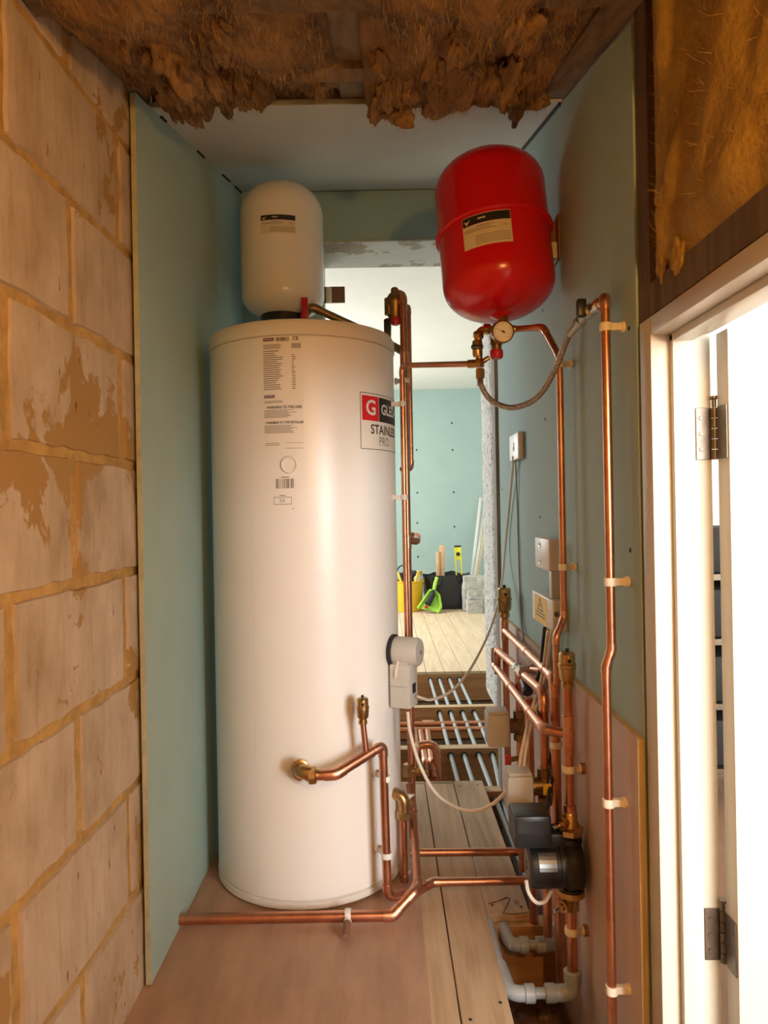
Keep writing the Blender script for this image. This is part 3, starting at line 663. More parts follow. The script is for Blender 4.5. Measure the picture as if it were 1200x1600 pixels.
cpatch(cb, fa, fb, zt-t_, zt+t_, TR+.0008); cpatch(cb, fa, fb, zb-t_, zb+t_, TR+.0008); cpatch(cb, fa, fa+.004, zb, zt, TR+.0008); cpatch(cb, fb-.004, fb, zb, zt, TR+.0008)
cpatch(cb, (fa+fb)/2-.03, (fa+fb)/2+.03, zt+0.0035, zt+0.0055, TR+.0008); ctext(cb, 'SX', 0.013, (fa+fb)/2-.005, (zt+zb)/2, TR+.0008); cpatch(cb, fb, fb+.02, zb-.013, zb-.0115, TR+.0008)
cb.build('inspection_sticker', 'grey_ink', hw)['kind'] = 'stuff'
# logo plate
f0, zA = hit(562, 612); _, zB = hit(562, 701); fw = 0.86; f1 = f0+fw
lp = MB(); cpatch(lp, f0, f1, zB, zA, TR+0.0006); 
lp = lp.build('logo_label', 'paper', hw); e = 0.0016
bd = MB()
for (a, c_, g, h) in [(f0, f1, zA-e, zA), (f0, f1, zB, zB+e), (f0, f0+e/TR, zB, zA), (f1-e/TR, f1, zB, zA)]: cpatch(bd, a, c_, g, h, TR+0.0011)
Hh = zA-zB; zs = zA-Hh*0.465; m_ = 0.0065; fr = f0+m_/TR; sq = Hh*0.44
fk = fr+sq/TR+0.006
cpatch(bd, fk, f1-m_/TR, zA-Hh*0.05-sq, zA-Hh*0.05, TR+0.0011)
ctext(bd, 'STAINLESS', 0.037, fr+0.115, zA-Hh*0.645, TR+0.0011, bold=0.0006, ax='LEFT', sx=0.95)
bd.build('plate_print', 'ink', lp)
tl = MB(); ctext(tl, 'PRO', 0.036, fr+0.245, zA-Hh*0.85, TR+0.0011, ax='LEFT', sx=0.85); tl.build('plate_lettering', 'grey_ink', lp)
rd = MB(); cpatch(rd, fr, fr+sq/TR, zA-Hh*0.05-sq, zA-Hh*0.05, TR+0.0011); rd.build('logo_square', 'red_ink', lp)
wt = MB(); ctext(wt, 'G', 0.058, fr+sq/TR/2, zA-Hh*0.05-sq/2, TR+0.0016, bold=0.0012); wt.build('logo_initial', 'white_plastic', lp); wt = MB(); ctext(wt, 'GLEDHILL', 0.040, fk+0.035, zA-Hh*0.05-sq/2, TR+0.0016, bold=0.0010, ax='LEFT'); wt.build('logo_lettering', 'white_plastic', lp)

# ================================================================== VESSELS
def vessel_profile(r, h, dt, db, flange=None):
    p = []
    for k in range(13):
        a = math.pi/2*k/12; p.append((r*math.sin(a)**0.9 if k else 0.0, db*(1-math.cos(a))))
    for k in range(13):
        a = math.pi/2*k/12; p.append((r*math.cos(a)**0.9 if k < 12 else 0.0, h-dt+dt*math.sin(a)))
    return p
# white vessel behind the cylinder top
wv = P(443, 500, 2.40); RV = 0.136
ev = thing('expansion_vessel', 'cream white expansion vessel hanging behind the cylinder top', 'vessel', (wv.x, wv.y, wv.z), 'expansion vessels')
hv = P(443, 279, 2.33).z-wv.z+0.01
MB().lathe(vessel_profile(RV, hv, 0.105, 0.075), wv, (0, 0, 1), 72).build('body', 'vessel_white', ev)
MB().lathe([(0.062, -0.012), (0.074, -0.012), (0.074, 0.014), (0.062, 0.014)], wv+V((0, 0, 0.0)), (0, 0, 1), 48).build('foot_ring', 'black', ev)
MB().lathe([(0.03, -0.04), (0.03, 0.01)], wv, (0, 0, 1), 24).build('flange', 'chrome', ev)
def vessel_label(cx, cy, r, a, b_, c_, d_, par, ang=0.0):
    f0, z1 = hit(a, c_, cx, cy, r); f1, z0 = hit(b_, d_, cx, cy, r); rr = r+0.0008
    q = MB(); cpatch(q, f0, f1, z0, z1, rr, cx, cy, 8); lb = q.build('label', 'vpaper', par)
    X = lambda x: f0+(f1-f0)*x; Y = lambda y: z1-(z1-z0)*y; rr += .0005
    k = MB(); cpatch(k, X(.01), X(.99), Y(.29), Y(.02), rr, cx, cy, 8); 
    k.build('header_band', 'ink', lb)
    e = MB(); vs = [cylp(X(.04), Y(.12), rr+.0005, cx, cy), cylp(X(.10), Y(.27), rr+.0005, cx, cy), cylp(X(.19), Y(.10), rr+.0005, cx, cy), cylp(X(.11), Y(.17), rr+.0005, cx, cy)]; e.add(vs, [(0, 1, 3), (3, 1, 2)])
    cpatch(e, X(.34), X(.50), Y(.17), Y(.12), rr+.0005, cx, cy)
    e.build('header_print', 'vpaper', lb)
    t = MB()
    for y in (.36, .42, .48): cpatch(t, X(.04 if y > .4 else .3), X(random.uniform(.5, .72)), Y(y+.02), Y(y), rr, cx, cy, 5)
    ctext(t, 'CE', 0.009, X(.86), Y(.46), rr, cx, cy)
    for k_ in range(5): cpatch(t, X(.26), X(.97), Y(.66+k_*.06+.018), Y(.66+k_*.06), rr, cx, cy, 5)
    t.build('small_print', 'grey_ink', lb)['kind'] = 'stuff'
    return lb
vessel_label(wv.x, wv.y, RV, 407, 462, 337, 366, ev)
MB().box((wv.x-0.05, wv.y+RV-0.01, wv.z+0.16), (wv.x+0.05, 2.851, wv.z+0.26), 0.004).build('wall_bracket', 'steel', ev)
# red lever valve and its copper feed
lv = thing('lever_valve', 'red handled lever valve under the cream white vessel', 'valve', P(470, 503, 2.30), None)
p = P(476, 486, 2.27); MB().box(p+V((-0.011, -0.004, -0.045)), p+V((0.011, 0.004, 0.043)), 0.003).build('handle', 'red_plastic', lv)
q = wv+V((0.02, -0.02, -0.03)); MB().lathe([(0.014, -0.02), (0.017, -0.018), (0.017, 0.018), (0.014, 0.02)], q, (1, 0, 0), 8).build('valve_body', 'brass', lv)
MB().cyl(p+V((0, 0, -0.035)), V((p.x, q.y, p.z-0.035)), 0.006).build('stem', 'brass', lv)
fp_ = thing('feed_pipe', 'dull copper pipe running over the cylinder lid from the white vessel', 'pipe', P(485, 483, 2.33))
run(fp_, [q+V((0.02, 0, 0)), P(486, 479, 2.34), P(580, 522, 2.42), P(629, 549, 2.24)], 0.013, 0.02, m='old_brass', fit='old_brass')

# red vessel on the right wall
RR_ = 0.138; rc = V((0.287, 1.81, 0))
rz0 = 1.528; rz1 = 1.945
rv = thing('expansion_vessel', 'bright red expansion vessel bracketed high on the right wall', 'vessel', (rc.x, rc.y, rz0), 'expansion vessels')
axr = V((math.sin(R(-3.0)), math.sin(R(9.0)), 1.0)).normalized()
HR = rz1-rz0; mid = V((rc.x, rc.y, (rz0+rz1)/2)); ro = mid-axr*HR/2; zf = 0.212
pf = vessel_profile(RR_, HR, 0.085, 0.085)
MB().lathe(pf, ro, axr, 96).build('body', 'vessel_red', rv)
MB().lathe([(RR_-.004, zf-.008), (RR_+.003, zf-.008), (RR_+.0075, zf-.004), (RR_+.0075, zf+.003), (RR_+.002, zf+.006), (RR_-.004, zf+.008)], ro, axr, 96).build('crimped_flange', 'vessel_red', rv)
lbr = vessel_label(rc.x, rc.y, RR_, 722, 798, 352, 396, rv)
qt = V((0, 0, 1)).rotation_difference(axr).to_matrix().to_4x4(); tm_ = Matrix.Translation(mid)@qt@Matrix.Translation(-mid)
for o_ in [lbr]+list(lbr.children): o_.data.transform(tm_)
nb = ro-axr*0.004
MB().lathe([(0.012, -0.030), (0.012, -0.004), (0.030, 0.006), (0.030, 0.012)], nb, axr, 24).build('nipple', 'vessel_red', rv)
bk = MB(); bp = P(870, 385, 1.85)
bk.box((rc.x+RR_-0.006, 1.80, bp.z-0.045), (WX-0.001, 1.835, bp.z+0.045), 0.003); bk.box((WX-0.006, 1.775, bp.z-0.055), (WX-0.0005, 1.86, bp.z+0.055), 0.002)
bk.build('wall_bracket', 'brown_pad', rv)
lk = MB().box((rc.x+RR_-0.002, 1.775, bp.z-0.055), (rc.x+RR_+0.012, 1.80, bp.z-0.015), 0.002).build('bracket_tongue', 'grey_plastic', rv)

# ================================================================== FILLING LOOP UNDER THE RED VESSEL
GD = 1.76
fl_ = thing('vessel_manifold', 'brass manifold with pressure gauge screwed under the red vessel', 'manifold', P(776, 520, GD))
top = nb-axr*0.028
mc = V((top.x, top.y, P(776, 515, top.y).z))
b = MB(); b.lathe([(0.011, 0), (0.014, 0.003), (0.014, 0.02), (0.012, 0.03)], mc+V((0, 0, 0.004)), (0, 0, 1), 6); b.lathe([(0.013, -0.014), (0.016, -0.01), (0.016, 0.012), (0.013, 0.016)], mc, (0, 0, 1), 20)
b.cyl(mc, mc+V((-0.03, 0, 0)), 0.009); b.cyl(mc, mc+V((0.03, 0, 0)), 0.010)
b.build('body', 'brass', fl_)
gp = P(785, 519, 1.715); ga = V((0.05, -1, -0.10)).normalized()
MB().cyl(mc, gp+ga*-0.005, 0.008).build('gauge_stem', 'brass', fl_)
gg = MB().lathe([(0.0, -0.012), (0.024, -0.012), (0.0265, -0.006), (0.0265, 0.009), (0.0245, 0.011), (0.0235, 0.009), (0.0235, 0.007), (0, 0.007)], gp, ga, 48).build('pressure_gauge', 'old_brass', fl_)
MB().lathe([(0.0228, 0), (0.0228, 0.0006)], gp+ga*0.0075, ga, 40).build('dial', 'paper', gg)
xd = V((1, 0.05, 0)).normalized(); yd = ga.cross(xd)*-1; yd = V((0, -0.1, 1)).normalized()
dk = MB(); o_ = gp+ga*0.0088
for k in range(21):
    a = R(225-270*k/20); d = xd*math.cos(a)+yd*math.sin(a); s_ = d.cross(ga)*0.0005; l0 = 0.0185 if k % 5 else 0.0165
    dk.add([o_+d*l0-s_, o_+d*l0+s_, o_+d*0.0212+s_, o_+d*0.0212-s_], [(0, 1, 2, 3)])
dk.build('dial_print', 'ink', gg)['kind'] = 'stuff'
nd = MB(); a = R(150); d = xd*math.cos(a)+yd*math.sin(a); s_ = d.cross(ga)*0.0012; o2 = gp+ga*0.0098; nd.add([o2-d*0.006-s_, o2-d*0.006+s_, o2+d*0.018], [(0, 1, 2)]); nd.lathe([(0.0028, 0), (0.0028, 0.0012)], o2, ga, 14); nd.build('needle', 'ink', gg)
sv = P(776, 548, 1.74); s2z = P(776, 547, 1.74).z
b = MB(); b.lathe([(0.009, 0.0), (0.013, -0.004), (0.015, -0.02), (0.015, -0.034)], V((sv.x, sv.y, mc.z-0.010)), (0, 0, 1), 20); b.cyl(V((sv.x, sv.y, mc.z)), V((sv.x, sv.y, s2z)), 0.012); b.cyl(V((sv.x, sv.y, mc.z)), mc, 0.009)
b.build('safety_valve_body', 'old_brass', fl_)
s2 = V((sv.x, sv.y, P(776, 547, sv.y).z)); MB().lathe([(0.0145, 0.0), (0.0155, -0.003), (0.0155, -0.016), (0.012, -0.021), (0.010, -0.021)], s2, (0, 0, 1), 12).build('safety_valve_cap', 'red_plastic', fl_)
# left leg: elbow, isolating valve with black butterfly handle, tee
le = P(747, 510, GD); li = P(746, 545, GD); lt = P(749, 568, GD); lb_ = P(750, 584, GD)
b = MB(); path, _ = fillet([mc, V((le.x, le.y, mc.z-0.002)), lt], 0.018); b.tube(path, 0.0085); 
b.lathe([(0.012, -0.009), (0.014, -0.006), (0.014, 0.006), (0.012, 0.009)], V((le.x+0.022, le.y+0.008, mc.z)), (1, 0, 0), 6)
b.lathe([(0.012, -0.009), (0.014, -0.006), (0.014, 0.006), (0.012, 0.009)], le+V((0, 0, -0.022)), (0, 0, 1), 6)
b.lathe([(0.0105, -0.02), (0.0125, -0.016), (0.0125, 0.016), (0.0105, 0.02)], li, (0, 0, 1), 16)
b.lathe([(0.0115, -0.010), (0.0125, -0.008), (0.0125, 0.008), (0.0115, 0.010)], lt, (0, 0, 1), 6); b.cyl(lt, lt+V((-0.026, 0.01, 0.001)), 0.011, 6)
b.lathe([(0.010, -0.012), (0.012, -0.01), (0.012, 0.01), (0.010, 0.012)], lb_, (0, 0, 1), 6)
b.cyl(lt, lt+V((0.024, 0, 0.014)), 0.006)
b.build('isolating_leg', 'brass', fl_)
MB().box(li+V((-0.017, -0.017, -0.0035)), li+V((0.012, -0.011, 0.0065)), 0.002).build('butterfly_handle', 'black', fl_)
# braided hose
hs = thing('braided_hose', 'braided steel hose looping below the red vessel to the right hand pipe', 'hose', lb_)
he = PX(912, 490, 0.405); hp = [lb_+V((0, 0, -0.008)), P(752, 603, 1.74), P(768, 626, 1.72), P(800, 637, 1.68), P(838, 622, 1.62), P(866, 580, 1.56), P(886, 530, 1.50), P(901, 509, 1.46)]
def spline(pts, n=8):
    pts = [V(p) for p in pts]; q = [pts[0]*2-pts[1]]+pts+[pts[-1]*2-pts[-2]]; out = []
    for i in range(1, len(q)-2):
        for k in range(n):
            t = k/n; a, b_, c_, d_ = q[i-1:i+3]
            out.append(0.5*((2*b_)+(c_-a)*t+(2*a-5*b_+4*c_-d_)*t*t+(3*b_-a-3*c_+d_)*t**3))
    out.append(pts[-1]); return out
MB().tube(spline(hp), 0.0068, 14).build('hose', 'braid', hs)
MB().cyl(lb_+V((0, 0, 0.0)), lb_+V((0, 0, -0.03)), 0.0082).build('end_ferrule', 'chrome', hs)
h1 = P(895, 517, 1.475); h2 = P(920, 487, 1.42); ax2 = (h2-h1).normalized()
MB().lathe([(0.0082, -0.012), (0.0082, 0.02), (0.012, 0.021), (0.012, 0.034), (0.010, 0.035), (0.010, 0.05)], h1, ax2, 12).build('end_ferrule', 'chrome', hs)
iv = thing('isolating_valve', 'chrome isolating valve with black handle between hose and right hand pipe', 'valve', h2)
hE = P(947, 470, 1.345); ax3 = (hE-h2).normalized(); L3 = (hE-h2).length
MB().lathe([(0.012, -0.012), (0.014, -0.01), (0.014, 0.014), (0.0105, 0.016), (0.0105, L3*0.55), (0.0135, L3*0.56), (0.0135, L3*0.72), (0.0105, L3*0.74), (0.0105, L3*0.86)], h2, ax3, 12).build('body', 'chrome', iv)
hh_ = P(909, 482, 1.415); MB().box(hh_+V((-0.010, -0.008, -0.017)), hh_+V((0.008, 0.008, 0.018)), 0.003).build('handle', 'black', iv)

# ================================================================== COPPER RUNS
r15, r22, r28 = 0.0078, 0.0112, 0.0142
# A right hand pipe beside the door frame
AX = 0.412; a1 = P(953, 472, 1.335); ay = 1.325
pa_ = thing('copper_pipe', 'long copper pipe clipped to the right wall nearest the door frame', 'pipe', (AX, ay, 0), 'copper pipes')
zj = P(955, 1015, ay).z; zk = P(946, 1043, ay).z; AX2 = P(947, 1050, 1.325).x
run(pa_, [hE-ax3*0.012, V((AX, ay, hE.z+0.004)), V((AX, ay, zj)), V((AX2, ay, zk)), V((AX2, ay, -0.2))], r15*1.08, 0.02)
for y in (511, 909): clip(pa_, V((AX, ay, P(957, y, ay).z)), (0, 0, 1), (1, 0.0, 0), r15*1.08, WX-AX)
for y in (1254, 1546): clip(pa_, V((AX2, ay, P(950, y, ay).z)), (0, 0, 1), (1, 0.0, 0), r15*1.08, WX-0.012-AX2)
# B from manifold along the wall and down
b0 = mc+V((0.028, 0, 0)); b1 = P(849, 511, 1.735); b2 = PX(874, 549, 0.416); by = b2.y
pb = thing('copper_pipe', 'copper pipe dropping from the red vessel manifold past the junction boxes', 'pipe', (0.416, by, 0), 'copper pipes')
bz1 = P(881, 965, by).z; bz2 = P(867, 993, by).z; bx2 = P(869, 1000, by-0.02).x; bte = P(868, 1062, by).z
run(pb, [b0, b1, V((0.416, by, b2.z-0.012)), V((0.416, by, bz1)), V((bx2, by-0.02, bz2)), V((bx2, by-0.02, bte-0.005))], r15, 0.022)
for y in (569, 886): clip(pb, V((0.416, by, P(880, y, by).z)), (0, 0, 1), (1, 0.15, 0), r15, WX-0.416)
# G horizontal from manifold to the left and down beside the cylinder
g0 = lt+V((-0.02, 0.008, 0.001)); g1 = P(628, 571, 2.10)
pg = thing('copper_pipe', 'copper pipe crossing the opening from the filling valve then down beside the cylinder', 'pipe', (g1.x, g1.y, 0.6), 'copper pipes')
gx = 0.056
run(pg, [g0, g1, V((g1.x, 2.10, 0.95)), V((g1.x+.002, 2.10, 0.62))], r15, 0.018)
for y in (631, 777): clip(pg, V((g1.x, 2.10, P(628, y, 2.1).z)), (0, 0, 1), (-1, 0.25, 0), r15, 0.036, 'white_plastic')
# R2 the thick riser behind it with the inlet valve set
rx = P(634, 700, 2.20).x
pr = thing('copper_pipe', 'thick copper riser between cylinder and opening carrying the relief valve', 'pipe', (rx, 2.20, 0), 'copper pipes')
rt = P(634, 464, 2.20).z
run(pr, [P(622, 459, 2.22), V((rx, 2.20, rt+0.004)), V((rx, 2.20, 0.06))], r22, 0.022)
for (px_, py_) in [(632, 562), (634, 846), (636, 1150)]: sleeve(pr, V((rx, 2.20, P(px_, py_, 2.2).z)), (0, 0, 1), r22, 0.045)
p = P(634, 843, 2.20); run(pr, [p, P(651, 846, 2.22), P(652, 838, 2.30), P(640, 835, 2.34)], r22*0.9, 0.02)
clip(pr, V((rx, 2.20, P(634, 595, 2.2).z)), (0, 0, 1), (-1, 0.25, 0), r22, 0.03, 'white_plastic')
# R3
p3 = P(642, 700, 2.36).x
p3o = thing('copper_pipe', 'thin copper pipe with turned ends behind the thick riser', 'pipe', (p3, 2.36, 1.0), 'copper pipes')
run(p3o, [P(634, 480, 2.40), V((p3, 2.36, P(642, 480, 2.36).z)), V((p3, 2.36, P(642, 733, 2.36).z)), P(628, 733, 2.42)], r15*1.05, 0.02)
# relief valve set on top
vt = thing('relief_valve', 'dull brass relief valve with red cap and black lever at the top of the riser', 'valve', P(615, 520, 2.22))
c1 = P(617, 475, 2.22)
b = MB(); b.lathe([(0.014, -0.05), (0.02, -0.046), (0.021, -0.01), (0.026, 0.0), (0.026, 0.018), (0.018, 0.03), (0.012, 0.034), (0.012, 0.045), (0.008, 0.05)], c1, (0, 0, 1), 20)
b.cyl(c1+V((0, 0, 0.018)), P(628, 461, 2.21), 0.014); b.lathe([(0.014, 0), (0.014, 0.05)], P(608, 492, 2.22), (0, 0, 1), 12)
b.cyl(P(606, 490, 2.22), c1+V((0, 0, -0.03)), 0.011)
b.build('body', 'old_brass', vt)
MB().lathe([(0.0125, 0.0), (0.014, -0.003), (0.014, -0.018), (0.011, -0.023)], P(618, 496, 2.20), (0, 0, 1), 14).build('red_cap', 'red_plastic', vt)
p = P(605, 517, 2.205); MB().box(p+V((-0.010, -0.005, -0.036)), p+V((0.010, 0.005, 0.036)), 0.003).build('lever', 'black', vt)
MB().cyl(P(606, 545, 2.22), P(607, 498, 2.22), 0.0095).build('inlet_tail', 'brass', vt)
# L1 flow pipe from the front tapping
l_ = thing('flow_pipe', 'thick copper pipe leaving the front tapping of the cylinder and turning down to the floor', 'pipe', P(600, 1390, 1.94), 'copper pipes')
tp = P(468, 1203, 1.835); e1 = P(478, 1212, 1.83)
l1 = [e1, P(527, 1209, 1.83), P(570, 1178, 1.86), P(596, 1166, 1.905), P(600, 1180, 1.91)]
zlo_ = 0.034; xl = P(600, 1190, 1.91).x
Lp = [e1, P(524, 1210, 1.83), P(598, 1164, 1.905), V((xl+.003, 1.912, zlo_)), V((P(652, 1397, 1.95).x, 1.94, zlo_)), V((P(676, 1380, 1.97).x, 1.975, zlo_+0.006)), V((P(822, 1381, 1.975).x, 1.975, zlo_+0.006))]
run(l_, [Lp[0], Lp[1], Lp[2].lerp(Lp[1], 0.22)], r28*0.97, 0.035)
run(l_, [Lp[2].lerp(Lp[1], 0.24)]+Lp[2:], r22*1.03, 0.024)
for y in (1216, 1336): clip(l_, V((xl+.003, 1.912, P(600, y, 1.912).z)), (0, 0, 1), (-0.6, 1, 0), r22, 0.045, 'white_plastic')
be = MB(); be.lathe([(0.019, 0), (0.022, 0.003), (0.022, 0.016), (0.017, 0.018), (0.017, 0.034)], P(470, 1203, 1.905), (0, -1, 0), 8)
path, _ = fillet([P(470, 1203, 1.90), P(470, 1204, 1.832), e1+V((0.03, 0, -0.002))], 0.02); be.tube(path, 0.019); be.lathe([(0.019, 0), (0.023, 0.003), (0.023, 0.018), (0.018, 0.022)], e1+V((0.006, 0, 0)), (1, 0, 0.03), 8); be.lathe([(0.020, 0), (0.0235, 0.002), (0.0235, 0.012), (0.020, 0.014)], tp+V((0, 0.022, 0)), (0, -1, 0), 8)
be.build('tapping_elbow', 'brass', l_)
fd, zd = hit(471, 1199); MB().lathe([(0.030, 0), (0.0305, 0.0012), (0.029, 0.0016), (0.022, 0.0012)], cylp(fd, zd, TR+0.0008), (math.sin(fd), -math.cos(fd), 0), 40).build('escutcheon_ring', 'lens', hw)
pv = P(572, 1177, 1.878); vb = P(567, 1128, 1.878)
def vent(parent, base, s=1.0, m='brass'):
    b = MB(); b.lathe([(0.009*s, -0.016*s), (0.0125*s, -0.014*s), (0.0125*s, -0.004*s), (0.010*s, -0.002*s), (0.0165*s, 0.006*s), (0.0175*s, 0.028*s), (0.0185*s, 0.029*s), (0.0185*s, 0.036*s), (0.0165*s, 0.037*s), (0.0165*s, 0.056*s), (0.013*s, 0.060*s), (0.0, 0.061*s)], base, (0, 0, 1), 20)
    b.lathe([(0.0065*s, 0), (0.0065*s, 0.006*s)], V(base)+V((0, -0.0155*s, 0.045*s)), (0, -1, 0), 12); b.build('vent_body', m, parent)
    MB().lathe([(0.004*s, 0), (0.004*s, 0.006*s)], V(base)+V((0, 0, 0.061*s)), (0, 0, 1), 10).build('vent_screw', 'black', parent)
    MB().lathe([(0.004*s, 0), (0.004*s, 0.0006)], V(base)+V((0, -0.0216*s, 0.045*s)), (0, -1, 0), 10).build('vent_hole', 'gap', parent)
av = thing('air_vent', 'brass automatic air vent standing on the pipe in front of the cylinder', 'air vent', pv, 'air vents')
MB().cyl(pv+V((0, 0, 0.002)), vb, r15).build('stub_pipe', 'copper', av); vent(av, vb+V((0, 0, 0.008)), 0.92)
# L2 floor pipe in front of the cylinder
f2 = thing('floor_pipe', 'copper pipe lying on the hardboard in front of the cylinder', 'pipe', P(440, 1445, 1.83), 'copper pipes')
zf2 = 0.024; a_ = PZ(280, 1447, zf2); c_ = PZ(606, 1436, zf2); a_.y = c_.y = 1.845
d_ = P(656, 1388, 1.88); 
run(f2, [a_+V((-0.02, 0, 0)), c_+V((0.012, 0, 0)), P(648, 1393, 1.875), P(652, 1384, 1.90)], r28*0.98, 0.02)
run(f2, [P(650, 1391, 1.88), P(653, 1382, 1.90), P(645, 1262, 2.12), P(640, 1226, 2.17)], r22, 0.02)
pcx = PZ(543, 1440, zf2).x
clip(f2, V((pcx, 1.845, zf2)), (1, 0, 0), (0, -1, 0), r28, 0.028, 'white_plastic')
MB().cyl(V((pcx, 1.815, zf2)), V((pcx, 1.765, zf2-0.006)), 0.0095).build('standoff_pad', 'brown_pad', f2)
# L3 return pipe across the boards
f3 = thing('return_pipe', 'copper pipe crossing the floorboards from the riser to behind the pump', 'pipe', P(720, 1331, 2.15), 'copper pipes')
a_ = PZ(652, 1332, 0.035); c_ = PZ(812, 1331, 0.035)
run(f3, [a_+V((-0.02, 0, 0)), c_+V((0.05, 0, 0))], r22*1.05)
# second tapping elbow + drop pipe
f4 = thing('return_elbow', 'brass elbow on the cylinder side with a copper drop to the floor', 'pipe fitting', P(630, 1380, 2.07), 'copper pipes')
q1 = P(610, 1238, 2.085); q2 = P(629, 1246, 2.06); q3 = P(632, 1384, 2.06)
run(f4, [q2+V((0, 0, -0.02)), q3, q3+V((0.02, 0.06, 0.003))], r22, 0.02)
be = MB(); path, _ = fillet([q1+V((-0.03, 0.0, 0.008)), q2+V((0.004, 0, 0.004)), q2+V((0.004, 0, -0.06))], 0.025); be.tube(path, 0.0165)
be.lathe([(0.018, -0.011), (0.0215, -0.008), (0.0215, 0.008), (0.018, 0.011)], q1+V((0.0, 0, 0)), (1, 0, -0.25), 8); be.lathe([(0.017, -0.012), (0.0210, -0.009), (0.0210, 0.009), (0.017, 0.012)], q2+V((0.003, 0, -0.05)), (0, 0, 1), 8)
be.build('brass_elbow', 'brass', f4)
clip(f2, P(640, 1244, 2.145), (0, 0.2, 1), (-1, 0, 0.1), r22, 0.03, 'white_plastic')
# drain cock
dc = thing('drain_cock', 'small brass drain cock on the riser foot beside the cylinder', 'valve', P(638, 1205, 2.19))
t0 = P(637, 1204, 2.185)
b = MB(); b.lathe([(0.013, -0.02), (0.017, -0.016), (0.017, 0.016), (0.013, 0.02)], t0, (0, 0, 1), 8); b.cyl(t0, t0+V((0.035, -0.01, 0.0)), 0.0085); b.lathe([(0.010, 0), (0.013, 0.002), (0.013, 0.012), (0.010, 0.014)], t0+V((0.024, -0.008, 0)), (1, -0.2, 0), 6); b.cyl(t0+V((0.035, -0.01, 0)), t0+V((0.062, -0.016, 0)), 0.004); b.cyl(t0+V((0.02, 0, 0)), t0+V((0.03, 0, 0.035)), 0.007)
b.build('body', 'brass', dc)
# pipes in the floor void
for k, (yy, lab_) in enumerate([(1130, 'copper pipe crossing under the joists, upper of the pair'), (1139, 'copper pipe crossing under the joists, lower of the pair')]):
    t = thing('void_pipe', lab_, 'pipe', P(700, yy, 3.7), 'copper pipes in the floor void')
    zz = -0.05; a_ = PZ(640, yy+1.5, zz); c_ = PZ(806, yy-1, zz); a_.y = c_.y = (a_.y+c_.y)/2
    run(t, [a_+V((-0.3, 0, 0)), c_+V((0.25, 0, 0))], 0.0125)
    if k == 0: MB().lathe([(0.016, -0.03), (0.016, 0.03)], PZ(669, yy, zz)+V((0, 0, 0)), (1, 0, 0), 14).build('tee', 'copper_fit', t)
for k, (pts, lab_) in enumerate([([P(640, 1168, 2.9), P(681, 1160, 2.9), P(684, 1222, 2.9)], 'bent copper pipe diving into the floor void beside the drain cock'),
                                 ([P(657, 1143, 3.5), P(664, 1190, 2.9), P(668, 1215, 2.86)], 'copper pipe running along the floor void nearest the cylinder'),
                                 ([P(668, 1142, 3.5), P(674, 1190, 2.9), P(678, 1215, 2.86)], 'copper pipe running along the floor void next to the bent pipe'),
                                 ([P(646, 1140, 2.75), P(650, 1170, 2.6), P(645, 1198, 2.45), P(638, 1206, 2.215)], 'short copper branch behind the drain cock')]):
    t = thing('void_pipe', lab_, 'pipe', pts[0], 'copper pipes in the floor void'); run(t, pts, 0.0125 if k else 0.0155, 0.04)
# four pale heating pipes through the joists
for k, xx in enumerate((0.28, 0.34, 0.405, 0.468)):
    t = thing('heating_pipe', ['pale grey plastic pipe through the joists, nearest the cylinder', 'pale grey plastic pipe through the joists, second from the cylinder', 'pale grey plastic pipe through the joists, second from the right wall', 'pale grey plastic pipe through the joists, nearest the right wall'][k], 'pipe', (xx, 3.3, -0.06), 'grey pipes in the floor void')
    ye = 2.0 if k < 3 else 2.87
    pts = [V((xx, 4.70, -0.05)), V((xx+.003, 3.98, -0.052)), V((xx, 3.3, -0.05)), V((xx, ye, -0.055))]
    if k == 3: pts[-1] = V((0.44, 2.85, -0.055)); pts.append(V((0.405, 2.2, -0.08)))
    MB().tube(spline(pts, 6), 0.0095, 12).build('pipe', 'pale_pipe', t)
    for yj in (4.7035, 3.9285, 3.2485): MB().lathe([(0.0145, 0), (0.0145, 0.001)], (xx, yj, -0.05), (0, -1, 0), 16).build('joist_hole', 'gap', t)

# ================================================================== PUMP SET ON THE RIGHT WALL
CXp = 0.398; cyp = 1.60
cd = lambda px, py: P(px, py, cyp)
pcx_ = P(888, 1150, cyp).x; zt_ = P(886, 1070, cyp).z; zb_ = P(890, 1545, cyp).z
pc_ = thing('pump_riser', 'thick copper riser carrying the black pump', 'pipe', (pcx_, cyp, 0), 'copper pipes')
zv1 = P(888, 1275, cyp).z; zv2 = P(887, 1408, cyp).z
MB().tube([(pcx_, cyp, zt_), (pcx_, cyp, zv1)], r22).build('pipe', 'copper', pc_)
MB().tube([(pcx_, cyp, zv2), (pcx_, cyp, zb_)], r22).build('pipe', 'copper', pc_)
zt2 = P(888, 1147, cyp).z; sleeve(pc_, (pcx_, cyp, zt2), (0, 0, 1), r22*1.06, 0.085, 'tee'); sleeve(pc_, (pcx_, cyp, zv1+0.012), (0, 0, 1), r22*1.16, 0.03)
zc_ = P(890, 1201, cyp).z; clip(pc_, (pcx_, cyp, zc_), (0, 0, 1), (1, 0, 0), r22*1.05, 0.026, pad=0.012)
zc_ = P(890, 1454, cyp).z; clip(pc_, (pcx_, cyp, zc_), (0, 0, 1), (1, 0, 0), r22*1.05, 0.026, pad=0.012)
va = thing('air_vent', 'brass automatic air vent on top of the pump riser', 'air vent', (pcx_, cyp, zt_), 'air vents')
vent(va, V((pcx_, cyp, zt_+0.008)), 1.08)
